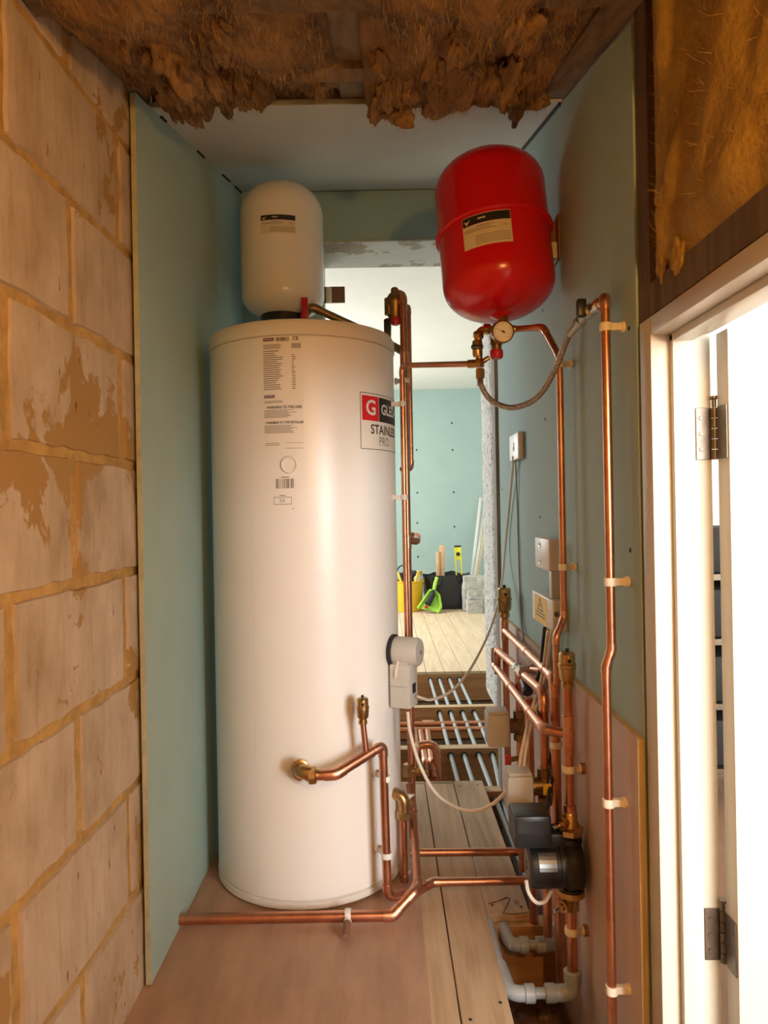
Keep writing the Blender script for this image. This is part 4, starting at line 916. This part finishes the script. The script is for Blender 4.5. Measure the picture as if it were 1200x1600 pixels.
# gate valves above and below the pump
for nm, zc, lab_ in (('u', P(888, 1290, cyp).z, 'brass gate valve above the black pump'), ('l', P(887, 1400, cyp).z, 'brass gate valve below the black pump')):
    t = thing('gate_valve', lab_, 'valve', (pcx_, cyp, zc), 'pump valves'); b = MB(); up = nm == 'u'; s_ = 1 if up else -1
    b.lathe([(0.014, 0.032*s_), (0.017, 0.028*s_), (0.017, 0.010*s_), (0.021, 0.004*s_), (0.021, -0.004*s_)], (pcx_, cyp, zc), (0, 0, 1), 20)
    sd = V((-0.75, -0.65, 0.0)).normalized(); o3 = V((pcx_, cyp, zc+0.012*s_))
    b.lathe([(0.010, 0.0), (0.010, 0.022), (0.0125, 0.023), (0.0125, 0.033), (0.008, 0.034), (0.008, 0.042)], o3, sd, 12); b.build('body', 'brass', t)
    MB().lathe([(0.0042, 0), (0.0042, 0.016), (0.003, 0.02)], o3+sd*0.042, sd, 10).build('spindle', 'chrome', t)
    MB().lathe([(0.022, -0.020*s_), (0.029, -0.016*s_), (0.030, -0.004*s_), (0.024, 0.0)], (pcx_, cyp, zc), (0, 0, 1), 8 if up else 20).build('union_nut', 'brass', t)
# pump
pz = P(870, 1350, cyp).z; pm = thing('circulation_pump', 'black circulation pump with a round motor in the copper riser', 'pump', (pcx_, cyp, pz-0.06))
b = MB(); b.lathe([(0.030, -0.014), (0.052, -0.010), (0.054, 0.02), (0.048, 0.028), (0.048, 0.034)], (pcx_+0.010, cyp, pz), (-1, 0, 0), 36)
b.lathe([(0.020, -0.055), (0.020, 0.055)], (pcx_, cyp, pz), (0, 0, 1), 20); b.lathe([(0.026, -0.062), (0.026, -0.05)], (pcx_, cyp, pz), (0, 0, 1), 20); b.lathe([(0.026, 0.05), (0.026, 0.06)], (pcx_, cyp, pz), (0, 0, 1), 20)
b.build('volute', 'black', pm)
mx_ = pcx_-0.024
MB().lathe([(0.053, 0.0), (0.053, 0.006), (0.0485, 0.007), (0.0485, 0.062), (0.046, 0.070), (0.034, 0.072), (0.0, 0.072)], (mx_, cyp, pz), (-1, 0, 0), 36).build('motor', 'black', pm)
MB().lathe([(0.009, 0.0), (0.009, 0.004), (0.006, 0.005)], (mx_-0.072, cyp, pz), (-1, 0, 0), 16).build('bleed_screw', 'steel', pm)
MB().lathe([(0.033, 0.0), (0.033, 0.0012), (0.028, 0.0015)], (mx_-0.072, cyp, pz), (-1, 0, 0), 28).build('name_ring', 'grey_ink', pm)
pl = MB(); cp0 = V((mx_-0.036, cyp, pz))
for k in range(5):
    a0 = R(8+k*9); a1_ = R(8+(k+1)*9); rr_ = 0.0489
    pl.add([cp0+V((x_, -rr_*math.cos(a), rr_*math.sin(a))) for x_ in (-0.018, 0.02) for a in (a0, a1_)], [(0, 1, 3, 2)])
pl.build('type_plate', 'plate', pm)
cbx = P(826, 1290, 1.575); MB().box(cbx+V((-0.036, -0.03, -0.038)), cbx+V((0.044, 0.05, 0.032)), 0.006).build('terminal_box', 'black', pm)
MB().box(cbx+V((-0.028, -0.0305, -0.004)), cbx+V((0.036, -0.0302, 0.022))).build('box_lid_line', 'black_matt', pm, smooth=False)
MB().box((mx_-0.05, cyp-0.02, pz+0.035), (mx_+0.02, cyp+0.04, pz+0.075), 0.006).build('terminal_neck', 'black', pm)
# B lower leg (joins the horizontal return)
hx = 0.402
t_ = thing('copper_pipe', 'copper pipe from the rear air vent turning down beside the pump riser', 'pipe', (hx, 1.8, 0.5), 'copper pipes')
s0 = PX(789, 985, hx); s1 = P(866, 1060, 1.70)
run(t_, [s0, s1, V((s1.x+.003, s1.y, -0.1))], r22, 0.03)
sleeve(t_, s0.lerp(s1, 0.52), s1-s0, r22, 0.04); sleeve(t_, s0.lerp(s1, 0.85), s1-s0, r22, 0.04)
clip(t_, V((s1.x+.002, s1.y, P(871, 1163, 1.7).z)), (0, 0, 1), (1, 0, 0), r22, 0.03)
# V1 back air vent and riser
t_ = thing('copper_pipe', 'copper riser in the back corner carrying the rear air vent', 'pipe', (s0.x, s0.y, 0), 'copper pipes')
vtop = P(788, 962, s0.y)
run(t_, [V((s0.x, s0.y, vtop.z)), V((s0.x+0.003, s0.y, 0.05))], r22); sleeve(t_, (s0.x, s0.y, s0.z), (0, 0, 1), r22, 0.07, 'tee')
va = thing('air_vent', 'brass automatic air vent in the back corner beside the rough jamb', 'air vent', (s0.x, s0.y, vtop.z), 'air vents')
vent(va, V((s0.x, s0.y, vtop.z+0.014)), 1.35)
# H2 bypass run
t_ = thing('bypass_pipe', 'copper bypass pipe with a chrome valve and black cap', 'pipe', PX(778, 1018, .385), 'copper pipes')
u0 = PX(777, 1016, 0.372); u1 = PX(808, 1043, 0.372)
run(t_, [V((u0.x, u0.y, u0.z-0.08)), V((u0.x, u0.y, u0.z)), u1], r22, 0.018)
dv = (u1-u0).normalized(); b = MB(); b.lathe([(0.012, 0), (0.0165, 0.004), (0.0165, 0.022), (0.013, 0.026), (0.0145, 0.045), (0.0145, 0.06), (0.017, 0.064), (0.017, 0.084), (0.012, 0.09)], u1-dv*0.005, dv, 10)
u2 = u1+dv*0.055; b.cyl(u2, u2+V((0.05, -0.01, 0.004)), 0.012); b.lathe([(0.016, 0), (0.016, 0.022)], u2+V((0.028, -0.006, 0.002)), (1, -.2, .05), 8)
b.build('valve_body', 'chrome', t_)
kd = V((0.1, -0.8, -0.60)).normalized(); MB().lathe([(0.010, 0), (0.013, 0.004), (0.013, 0.03), (0.0145, 0.032), (0.0145, 0.048), (0.012, 0.05)], u2+kd*0.03, kd, 14).build('valve_cap', 'black', t_)
MB().cyl(u2+V((0.03, -0.006, 0.002)), P(866, 1050, 1.76), r22).build('pipe', 'copper', t_)
# H3 lower horizontal into the pump riser
t_ = thing('copper_pipe', 'copper pipe sloping forward along the wall into the pump riser tee', 'pipe', PX(775, 1043, .37), 'copper pipes')
w0 = PX(773, 1040, 0.368); w1 = P(846, 1137, 1.66); w2 = V((pcx_, cyp, zt2))
w1 = V((w1.x, cyp+0.03, w2.z+0.004)); w1.x = P(848, 1140, w1.y).x
run(t_, [V((w0.x, w0.y, w0.z+0.06)), w0, w1, w2], r22, 0.03); sleeve(t_, w0.lerp(w1, 0.42), w1-w0, r22, 0.035); sleeve(t_, w0.lerp(w1, 0.80), w1-w0, r22, 0.03)
# zone valves
def zone_valve(px0, py0, px1, py1, d, label, pts, boxd, rv=None):
    t = thing('zone_valve', label, 'valve', P((px0+px1)/2, py1, d), 'zone valves')
    a = P(px0, py1, d); c = P(px1, py0, d); z0, z1 = a.z, c.z
    bb = MB().box((a.x, d, z0), (c.x, d+boxd, z1-0.008), 0.006).build('actuator', 'grey_plastic', t)
    MB().box((a.x+0.003, d+0.003, z1-0.0085), (c.x-0.003, d+boxd-0.006, z1), 0.003).build('actuator_lid', 'grey_plastic', bb)
    MB().box((c.x-0.0002, d+0.014, z0+0.02), (c.x+0.0012, d+0.018, z0+0.034)).build('lever_slot', 'ink', bb, smooth=False)
    m_ = V(((c.x+0.035), d+boxd*0.55, (z0+z1)/2))
    b = MB(); b.cyl(V((c.x-0.004, m_.y, m_.z)), m_, 0.022); b.lathe([(0.013, -0.045), (0.019, -0.042), (0.019, -0.024), (0.015, -0.02), (0.022, 0.0), (0.015, 0.02), (0.019, 0.024), (0.019, 0.042), (0.013, 0.045)], m_, (0, 0, 1), 8)
    b.build('valve_body', 'old_brass', t); return t, m_
z1t, m1 = zone_valve(763, 1113, 797, 1169, 2.05, 'grey zone valve actuator further back beside the floor void', None, 0.075)
z2t, m2 = zone_valve(794, 1209, 834, 1268, 1.70, 'grey zone valve actuator standing just above the black pump', None, 0.07)
t_ = thing('copper_pipe', 'copper riser through the rear zone valve', 'pipe', (m1.x, m1.y, 0), 'copper pipes')
run(t_, [V((m1.x, m1.y, m1.z-0.42)), V((m1.x, m1.y, P(806, 1046, m1.y).z)), P(812, 1046, m1.y+0.1)], r22, 0.03)
t_ = thing('copper_pipe', 'copper riser with a top bend through the front zone valve', 'pipe', (m2.x, m2.y, 0), 'copper pipes')
tz = P(845, 1082, m2.y).z
run(t_, [V((m2.x, m2.y, m2.z-0.36)), V((m2.x, m2.y, tz)), V((m2.x-0.012, m2.y+0.17, tz+0.0))], r22, 0.032)
t_ = thing('copper_pipe', 'copper drop pipe tucked behind the front zone valve', 'pipe', P(826, 1200, 1.86), 'copper pipes')
p = P(826, 1090, 1.88); run(t_, [p, V((p.x+.004, p.y, -0.1))], r22)
t_ = thing('valve_lever', 'small red plastic valve lever behind the front zone valve', 'valve', P(794, 1205, 1.9))
p = P(794, 1193, 1.88); bb = MB(); bb.box(p+V((-0.008, -0.006, -0.026)), p+V((0.008, 0.006, 0.024)), 0.005); bb.build('lever', 'red_plastic', t_); MB().cyl(p+V((0, 0, 0.01)), p+V((0.05, 0.01, 0.012)), 0.007).build('spindle', 'brass', t_)
# grey push fit pipes in the floor hole
for k, (yy, dd, lab_) in enumerate([(1552, 1.60, 'grey plastic push fit pipe in the floor hole, nearer one'), (1476, 1.82, 'grey plastic push fit pipe in the floor hole, further one')]):
    t = thing('push_fit_pipe', lab_, 'pipe', P(850, yy, dd), 'grey push fit pipes')
    rx_ = pcx_ if k == 0 else P(875, 1450, dd).x
    z = P(840, yy, dd).z; e0 = V((rx_, dd, z)); lf_ = P(806 if k == 0 else 800, yy, dd).x
    MB().tube(fillet([V((rx_, dd, z+0.05)), e0, V((lf_-0.01, dd, z))], 0.022)[0], 0.0115).build('pipe', 'grey_pipe', t)
    MB().tube(fillet([V((rx_, dd, z+0.045)), e0, V((rx_-0.055, dd, z))], 0.024)[0], 0.0175, 18).build('elbow', 'grey_pipe', t)
    MB().lathe([(0.017, -0.012), (0.0195, -0.010), (0.0195, 0.010), (0.017, 0.012)], (rx_, dd, z+0.038), (0, 0, 1), 18).build('collar', 'grey_pipe', t)
    MB().lathe([(0.017, -0.012), (0.0195, -0.010), (0.0195, 0.010), (0.017, 0.012)], (rx_-0.05, dd, z), (1, 0, 0), 18).build('collar', 'grey_pipe', t)
    MB().lathe([(0.0165, -0.012), (0.0195, -0.010), (0.0195, 0.010), (0.0165, 0.012)], (lf_+0.03, dd, z), (1, 0, 0), 18).build('collar', 'grey_pipe', t)
    if k == 0: MB().tube(fillet([V((lf_+0.04, dd, z)), V((lf_-0.012, dd, z)), V((lf_-0.02, dd+0.10, z+0.0)), V((lf_-0.02, 2.2, z))], 0.03)[0], [0.0165]*9+[0.0115]*(len(fillet([V((lf_+0.04, dd, z)), V((lf_-0.012, dd, z)), V((lf_-0.02, dd+0.10, z+0.0)), V((lf_-0.02, 2.2, z))], 0.03)[0])-9), 18).build('elbow', 'grey_pipe', t)
    else:
        MB().tube(fillet([V((lf_+0.04, dd, z)), V((lf_-0.004, dd, z)), V((lf_-0.012, dd+0.06, z+0.012))], 0.024)[0], 0.0165, 18).build('elbow', 'grey_pipe', t)
        MB().tube([(rx_, dd, z+0.04), (rx_, dd, z+0.22)], 0.0105).build('copper_tail', 'copper', t)

# ================================================================== TANK FITTINGS AND ELECTRICS
fi = R(68); ri = V((math.sin(fi), -math.cos(fi), 0)); pi_ = V((TX, TY, 0))+ri*(TR+0.0005); pi_.z = P(630, 1018, 2.06).z
im = thing('immersion_heater', 'round grey immersion heater cover on the side of the cylinder', 'heater', pi_)
MB().lathe([(0.047, 0.0), (0.047, 0.008), (0.042, 0.010)], pi_, ri, 40).build('gasket_ring', 'black_matt', im)
MB().lathe([(0.040, 0.009), (0.042, 0.012), (0.041, 0.075), (0.036, 0.083), (0.0, 0.085)], pi_, ri, 48).build('cover', 'grey_plastic', im)
MB().lathe([(0.006, 0), (0.006, 0.002)], pi_+ri*0.084, ri, 12).build('cover_screw', 'chrome', im)
ft = R(66); rt_ = V((math.sin(ft), -math.cos(ft), 0)); pt_ = V((TX, TY, 0))+rt_*(TR+0.0005); pt_.z = P(638, 1076, 2.0).z
th = thing('cylinder_thermostat', 'grey box thermostat on the cylinder below the round heater cover', 'thermostat', pt_)
mt = Matrix.Translation(pt_)@Matrix(((math.cos(ft), math.sin(ft), 0, 0), (math.sin(ft), -math.cos(ft), 0, 0), (0, 0, 1, 0), (0, 0, 0, 1)))
hgt = (P(638, 1042, 2.0).z-P(638, 1112, 2.0).z)/2
MB().box((-0.032, 0.006, -hgt), (0.032, 0.068, hgt), 0.006, mt).build('case', 'grey_plastic', th)
MB().box((-0.024, 0.016, hgt-0.001), (0.024, 0.058, hgt+0.0015), 0.002, mt).build('case_top', 'white_plastic', th)
MB().box((-0.012, 0.0675, -0.022), (0.012, 0.0695, 0.006), 0.001, mt).build('dial_window', 'black', th)
MB().box((-0.0325, 0.006, -0.0006), (-0.0319, 0.06, 0.0006), 0, mt).build('lid_line', 'grey_ink', th, smooth=False)
def cable(name, label, pts, r, m='cable', n=10):
    o = MB().tube(spline(pts, n), r, 10).build(name, m); return tag(o, label, 'cable')
swp = PX(803, 717, WX-0.018)
cable('white_cable', 'white cable looping from the wall switch down to the cylinder thermostat', [PX(802, 714, WX-0.02), PX(800, 745, WX-0.012), P(790, 850, 2.60), P(782, 925, 2.52), P(765, 985, 2.40), P(735, 1045, 2.25), P(705, 1080, 2.13), P(675, 1093, 2.07), P(660, 1091, 2.04), P(652, 1088, 2.03)], 0.0042)
cable('thin_cable', 'thin grey cable hanging straight down the wall from the switch', [PX(805, 715, WX-0.012), PX(808, 780, WX-0.004), PX(810, 850, WX-0.004), PX(814, 960, WX-0.006), PX(818, 1010, WX-0.02)], 0.0028, 'grey_cable')
cable('white_cable', 'white cable sagging over the boards between thermostat and front zone valve', [P(637, 1112, 1.99), P(641, 1145, 1.98), P(656, 1195, 1.95), P(680, 1238, 1.92), P(710, 1260, 1.88), P(740, 1267, 1.83), P(770, 1256, 1.78), P(794, 1233, 1.72)], 0.0046)
cable('white_cable', 'short white cable from the heater cover down the cylinder side', [P(624, 1022, 2.05), P(619, 1048, 2.02), P(617, 1060, 2.03), P(612, 1058, 2.06)], 0.0045)
cable('white_cable', 'left of two white cables dropping to the front zone valve', [PX(856, 985, .40), P(846, 1060, 1.80), P(828, 1120, 1.78), P(816, 1170, 1.76), P(810, 1208, 1.75)], 0.0042)
cable('white_cable', 'right of two white cables dropping to the front zone valve', [PX(862, 985, .40), P(850, 1070, 1.79), P(834, 1120, 1.77), P(822, 1170, 1.76), P(817, 1208, 1.75)], 0.0042)
cable('black_cable', 'black cable from the warning labelled box down to the pump', [PX(851, 980, .41), P(845, 1040, 1.84), P(838, 1075, 1.84), P(846, 1130, 1.80), P(862, 1200, 1.72), P(858, 1240, 1.66), P(852, 1275, 1.62)], 0.0048, 'black')
tag(MB().box(P(855, 1233, 1.675)+V((-0.009, -0.004, -0.012)), P(855, 1233, 1.675)+V((0.009, 0.001, 0.012))).build('cable_tag', 'yellow_ink', smooth=False), 'yellow tag on the black pump cable', 'tag')
cable('white_cable', 'white pump lead curling under the motor', [P(822, 1376, 1.57), P(826, 1395, 1.555), P(838, 1410, 1.555), P(852, 1408, 1.57), P(861, 1393, 1.59)], 0.0042)
# wall boxes
def wallbox(name, label, cat, px0, px1, pyt, pyb, depth, m='white_plastic', X=WX):
    a = PX(px0, pyb, X-depth); c = PX(px1, pyt, X-depth); zc = (PX(px0, (pyb+pyt)/2, X-depth).z)
    return a, c
def solid_box(name, label, cat, pxl, pxr, pyt, pyb, depth, m):
    """front face (towards -X) spans pxl..pxr in depth; top/bottom measured at the near edge pxr"""
    xf = WX-depth; yfar = PX(pxl, (pyt+pyb)/2, xf).y; q = PX(pxr, pyt, xf); z1 = q.z; z0 = PX(pxr, pyb, xf).z; ynear = q.y
    t = thing(name, label, cat, (WX, (yfar+ynear)/2, z0)); MB().box((xf, ynear, z0), (WX-0.0005, yfar, z1), 0.004).build('case', m, t)
    return t, xf, ynear, yfar, z0, z1
sw, xf, ya, yb, z0, z1 = solid_box('wall_switch', 'white surface switch box on the right wall near the jamb', 'switch', 796, 809, 674, 717, 0.020, 'white_plastic')
MB().box((xf-0.002, (ya+yb)/2-0.009, (z0+z1)/2-0.014), (xf-0.0002, (ya+yb)/2+0.009, (z0+z1)/2+0.014), 0.001).build('rocker', 'grey_plastic', sw)
MB().box((xf-0.0026, (ya+yb)/2-0.006, (z0+z1)/2-0.008), (xf-0.0019, (ya+yb)/2+0.002, (z0+z1)/2-0.001)).build('marking', 'grey_ink', sw, smooth=False)
jb1, xf, ya, yb, z0, z1 = solid_box('junction_box', 'plain white junction box on the right wall behind the copper drop', 'junction box', 836, 857, 843, 893, 0.036, 'white_plastic')
for (yy, zz) in [((ya*0.3+yb*0.7), z1-0.018), ((ya*0.3+yb*0.7), z0+0.018)]: MB().lathe([(0.006, 0), (0.006, 0.002), (0.003, 0.001)], (xf-0.0002, yy-0.012, zz), (-1, 0, 0), 14).build('lid_screw', 'chrome', jb1)
jb2, xf2, ya2, yb2, z02, z12 = solid_box('junction_box', 'white junction box with yellow electrical warning label', 'junction box', 832, 863, 939, 988, 0.038, 'white_plastic')
yl0 = PX(854, 950, xf2).y; yl1 = PX(836, 950, xf2).y; cy_ = (yl0+yl1)/2; hw_ = (yl1-yl0)/2; cz_ = (z02+z12)/2-0.002
lb2 = MB().box((xf2-0.0008, cy_-hw_, cz_-0.034), (xf2-0.0001, cy_+hw_, cz_+0.036)).build('warning_label', 'yellow_ink', jb2, smooth=False)
wk = MB(); o_ = V((xf2-0.0011, cy_, cz_+0.012)); yd_ = V((0, -hw_/0.036, 0)); zd_ = V((0, 0, 1))
tri = [(-0.019, -0.014), (0.019, -0.014), (0, 0.022)]; tin = [(a*0.74, b_*0.74-0.0006) for a, b_ in tri]
pts_ = [o_+yd_*a+zd_*b_ for a, b_ in tri]+[o_+yd_*a+zd_*b_ for a, b_ in tin]; wk.add(pts_, [(0, 1, 4, 3), (1, 2, 5, 4), (2, 0, 3, 5)])
bolt = [(0.002, 0.010), (-0.0045, -0.001), (-0.0005, -0.001), (-0.003, -0.010), (0.0045, 0.002), (0.0005, 0.002)]
wk.add([o_+yd_*a+zd_*b_ for a, b_ in bolt], [(0, 1, 2), (0, 2, 5), (5, 2, 3), (5, 3, 4)])
for k_, (z_, n_) in enumerate(((-0.020, 6), (-0.0285, 7))):
    for q_ in range(n_):
        a0 = -0.029+0.058*q_/n_; wk.add([o_+yd_*a0+zd_*(z_-.002), o_+yd_*(a0+0.0062)+zd_*(z_-.002), o_+yd_*(a0+0.0062)+zd_*(z_+.002), o_+yd_*a0+zd_*(z_+.002)], [(0, 1, 2, 3)])
wk.build('warning_print', 'ink', lb2, smooth=False)['kind'] = 'stuff'
MB().lathe([(0.007, 0), (0.007, 0.002), (0.004, 0.001)], (xf2+0.010, ya2-0.0002, z02+0.045), (0, -1, 0), 14).build('case_screw', 'grey_ink', jb2)
cnd = tag(MB().box((WX-0.030, PX(866, 905, WX-0.02).y-0.014, z12), (WX-0.0006, PX(866, 905, WX-0.02).y+0.014, z0), 0.003).build('cable_conduit', 'grey_plastic'), 'grey conduit joining the two junction boxes', 'conduit')
cable('grey_cable', 'left grey cable below the warning labelled box', [PX(857, 982, .415), PX(854, 1030, .415), PX(853, 1080, .42)], 0.0045, 'grey_cable')
cable('grey_cable', 'right grey cable below the warning labelled box', [PX(861, 982, .425), PX(860, 1030, .43), PX(860, 1080, .43)], 0.0045, 'grey_cable')

# ================================================================== THINGS IN THE ROOM BEYOND
def at(px, d, z=0.0): r = ray(px, 900); return V((r.x*d, d, z))
# yellow tub
tb = at(637, 7.55); tub = thing('flexible_tub', 'yellow flexible tub filled with tools on the far floor', 'tub', tb)
MB().lathe([(0.13, 0.0), (0.135, 0.004), (0.165, 0.30), (0.172, 0.305), (0.172, 0.318), (0.160, 0.318), (0.130, 0.02), (0, 0.018)], tb, (0, 0, 1), 48).build('tub', 'yellow_tub', tub)
for s_ in (-1, 1): MB().tube(fillet([tb+V((0.07*s_, -0.15, 0.31)), tb+V((0.10*s_, -0.12, 0.40)), tb+V((0.145*s_, 0.0, 0.41)), tb+V((0.13*s_, 0.1, 0.31))], 0.04)[0], 0.012, 8).build('handle', 'yellow_tub', tub)
dr = thing('cordless_drill', 'dark power tool lying in the yellow tub', 'tool', tb+V((-0.01, 0, 0.29)))
b = MB(); b.cyl(tb+V((-0.08, -0.04, 0.36)), tb+V((0.09, 0.0, 0.38)), 0.04); b.cyl(tb+V((0.02, 0.0, 0.36)), tb+V((0.05, 0.02, 0.24)), 0.028); b.box(tb+V((-0.06, -0.09, 0.30)), tb+V((0.03, 0.02, 0.36)), 0.012); b.build('body', 'black_matt', dr)
tag(MB().tube(spline([tb+V((-0.12, -0.03, 0.3)), tb+V((-0.11, -0.02, 0.42)), tb+V((-0.06, 0, 0.47)), tb+V((0.03, 0, 0.44)), tb+V((0.08, 0, 0.30))]), 0.007, 8).build('tool_cord', 'black_matt'), 'black tool cord arching out of the yellow tub', 'cord')
bgp = tb+V((0.09, 0.01, 0.33)); bgo = tag(tuft('paper_bag', bgp, 0.045, 0.05, 0.09, 'paper', None, 31, 0.25), 'crumpled white bag sticking out of the yellow tub', 'bag')
# black rubble bag
kb = at(697, 7.75); bag = thing('rubble_bag', 'black rubble bag standing against the far wall', 'bag', kb)
b = MB(); vs = []; fs = []; nu, nv = 40, 14
for k in range(nv+1):
    t = k/nv
    for i in range(nu):
        a = 2*math.pi*i/nu; sx = 0.225+0.03*t; sy = 0.17+0.02*t; cx_ = math.copysign(abs(math.cos(a))**0.6, math.cos(a)); cy__ = math.copysign(abs(math.sin(a))**0.6, math.sin(a))
        f = 1+0.06*noise.noise(V((cx_*3, cy__*3, t*5)))+0.04*noise.noise(V((cx_*8, cy__*8, t*9)))
        z = 0.36*t*(1+0.10*noise.noise(V((cx_*2.2+4, cy__*2.2, 0)))); vs.append(kb+V((cx_*sx*f, cy__*sy*f, z)))
for k in range(nv):
    for i in range(nu): a = k*nu+i; e = k*nu+(i+1) % nu; fs.append((a, e, e+nu, a+nu))
n0 = len(vs); 
for i in range(nu): p = vs[nv*nu+i]; vs.append(kb+(p-kb)*0.9+V((0, 0, -0.10)))
for i in range(nu): fs.append((nv*nu+i, nv*nu+(i+1) % nu, n0+(i+1) % nu, n0+i))
fs.append(tuple(n0+i for i in range(nu))); fs.append(tuple(range(nu-1, -1, -1)))
b.add(vs, fs); b.build('sack', 'black', bag)
for s_ in (-0.12, 0.13): MB().tube(spline([kb+V((s_-0.05, -0.19, 0.33)), kb+V((s_-0.03, -0.20, 0.27)), kb+V((s_+0.03, -0.20, 0.27)), kb+V((s_+0.05, -0.19, 0.33))]), 0.008, 8).build('strap', 'black_matt', bag)
def plank(name, label, cat, p, q, w_, t_, m):
    p = V(p); q = V(q); d = (q-p); L = d.length; z = d.normalized(); x = V((1, 0, 0)); x = (x-z*x.dot(z)).normalized(); y = z.cross(x)
    mtx = Matrix(((x.x, y.x, z.x, p.x), (x.y, y.y, z.y, p.y), (x.z, y.z, z.z, p.z), (0, 0, 0, 1)))
    o = MB().box((-w_/2, -t_/2, 0), (w_/2, t_/2, L), 0.002, mtx).build(name, m); return tag(o, label, cat), mtx, L
plank('timber_offcut', 'taller orange pine offcut poking out of the black bag', 'timber', at(690, 7.68, 0.22), P(691, 852, 7.74), 0.058, 0.03, 'offcut')
plank('timber_offcut', 'shorter orange pine offcut poking out of the black bag', 'timber', at(684, 7.66, 0.22), P(684, 862, 7.72), 0.036, 0.03, 'offcut')
lvp = thing('spirit_level', 'yellow spirit level standing in the black bag', 'level', at(717, 7.72, 0.22))
pA = at(718, 7.74, 0.22); pB = P(715, 855, 7.80)
def lv_mtx(p, q):
    d = (q-p); z = d.normalized(); x = V((1, 0, 0)); x = (x-z*x.dot(z)).normalized(); y = z.cross(x)
    return Matrix(((x.x, y.x, z.x, p.x), (x.y, y.y, z.y, p.y), (x.z, y.z, z.z, p.z), (0, 0, 0, 1))), d.length
mt_, L_ = lv_mtx(pA, pB); b = MB()
b.box((-0.036, -0.012, 0), (-0.022, 0.012, L_), 0.002, mt_); b.box((0.022, -0.012, 0), (0.036, 0.012, L_), 0.002, mt_); b.box((-0.022, -0.008, L_-0.14), (0.022, 0.008, L_), 0.001, mt_); b.box((-0.022, -0.008, 0), (0.022, 0.008, 0.06), 0.001, mt_); b.build('frame', 'level_yellow', lvp)
MB().box((-0.037, -0.014, L_), (0.037, 0.014, L_+0.018), 0.003, mt_).build('end_cap', 'black', lvp)
cc = mt_@V((0, 0.0, L_-0.075)); yv = (mt_.to_3x3()@V((0, 1, 0))); yv = yv if yv.y < 0 else -yv
MB().lathe([(0.021, 0), (0.021, 0.010), (0.016, 0.011), (0.0, 0.0105)], cc+yv*0.004, yv, 24).build('vial', 'black', lvp)
# dustpan and brush leaning on the bag
dpn = thing('dustpan', 'lime green dustpan and brush leaning on the black bag', 'dustpan', PZ(672, 957, 0.0))
D0 = PZ(672, 957, 0.004).y; d2 = 7.52
def dp(px, py, dd): return P(px, py, dd)
ol = [dp(653, 950, D0-.03), dp(684, 957, D0-.05), dp(689, 948, D0), dp(686, 930, D0+.06), dp(680, 924, D0+.09), dp(672, 922, D0+.10), dp(664, 934, D0+.05)]
b = MB(); b.prism(ol, (0, 0.012, 0.004))
def rim(pa, pb, h): b.prism([pa, pb, pb+V((0, -h, 0.01)), pa+V((0, -h, 0.01))], (0, 0.0, 0.006))
q_ = [ol[1], ol[2], ol[3], ol[4], ol[5], ol[6], ol[0]]
for i in range(len(q_)-1): b.tube([q_[i]+V((0, -0.01, 0)), q_[i+1]+V((0, -0.01, 0))], 0.014, 8)
b.build('pan', 'lime', dpn)
MB().tube([dp(677, 927, D0+.05), dp(680, 912, D0+.08), dp(683, 902, D0+.10)], [0.016, 0.020, 0.018], 12).build('handle', 'lime', dpn)
br = MB(); br.tube([dp(668, 944, D0-.03), dp(676, 930, D0+.02), dp(677, 922, D0+.04)], [0.035, 0.028, 0.016], 12); br.build('brush', 'black_matt', dpn)
MB().tube([dp(664, 948, D0-.05), dp(669, 949, D0-.055)], [0.018, 0.014], 10).build('brush_tag', 'red_plastic', dpn)
# broken blocks stacked
stk = [((726, 757), (901, 921), 7.30, 'whole pale concrete block on top of the stack by the jamb'), ((732, 757), (921, 937), 7.28, 'short concrete offcut in the middle of the stack by the jamb'), ((731, 754), (938, 962), 7.24, 'rough concrete lump at the foot of the stack by the jamb'), ((725, 733), (917, 954), 7.38, 'upright concrete piece behind the stack by the jamb')]
zprev = None
for (xs, ys, dd, lab_) in stk:
    a = P(xs[0], ys[1], dd); c = P(xs[1], ys[0], dd); nm = 'concrete_offcut'
    bm = bmesh.new(); bmesh.ops.create_cube(bm, size=1); bmesh.ops.subdivide_edges(bm, edges=bm.edges, cuts=5, use_grid_fill=True)
    for v in bm.verts:
        p = V(((a.x+c.x)/2+v.co.x*(c.x-a.x), dd+0.09+v.co.y*0.18, max(0.0, (a.z+c.z)/2+v.co.z*(c.z-a.z)))); nq = noise.noise_vector(p*14)*0.008+noise.noise_vector(p*40)*0.004
        if v.co.z > -0.49: p += nq
        v.co = p
    me = bpy.data.meshes.new(nm); bm.to_mesh(me); bm.free(); me.materials.append(M['concrete']); o = bpy.data.objects.new(nm, me); C.objects.link(o); tag(o, lab_, 'concrete block', 'concrete offcuts')
# leaning lengths
for (pa__, pb__, w_, m_, lab_) in [((738, 893, 7.95), (751, 778, 8.26), 0.030, 'white_plastic', 'leftmost long white strip leaning on the far wall'), ((743, 893, 7.95), (756, 792, 8.26), 0.028, 'paper', 'second long pale strip leaning on the far wall'), ((748, 893, 7.93), (760, 798, 8.25), 0.026, 'pine', 'pale pine length leaning on the far wall behind the jamb')]:
    a = P(*pa__); q = P(*pb__); dirv = (q-a).normalized(); a = a-dirv*(a.z/dirv.z)
    plank('leaning_strip', lab_, 'strip', a, q, w_, 0.025, m_)
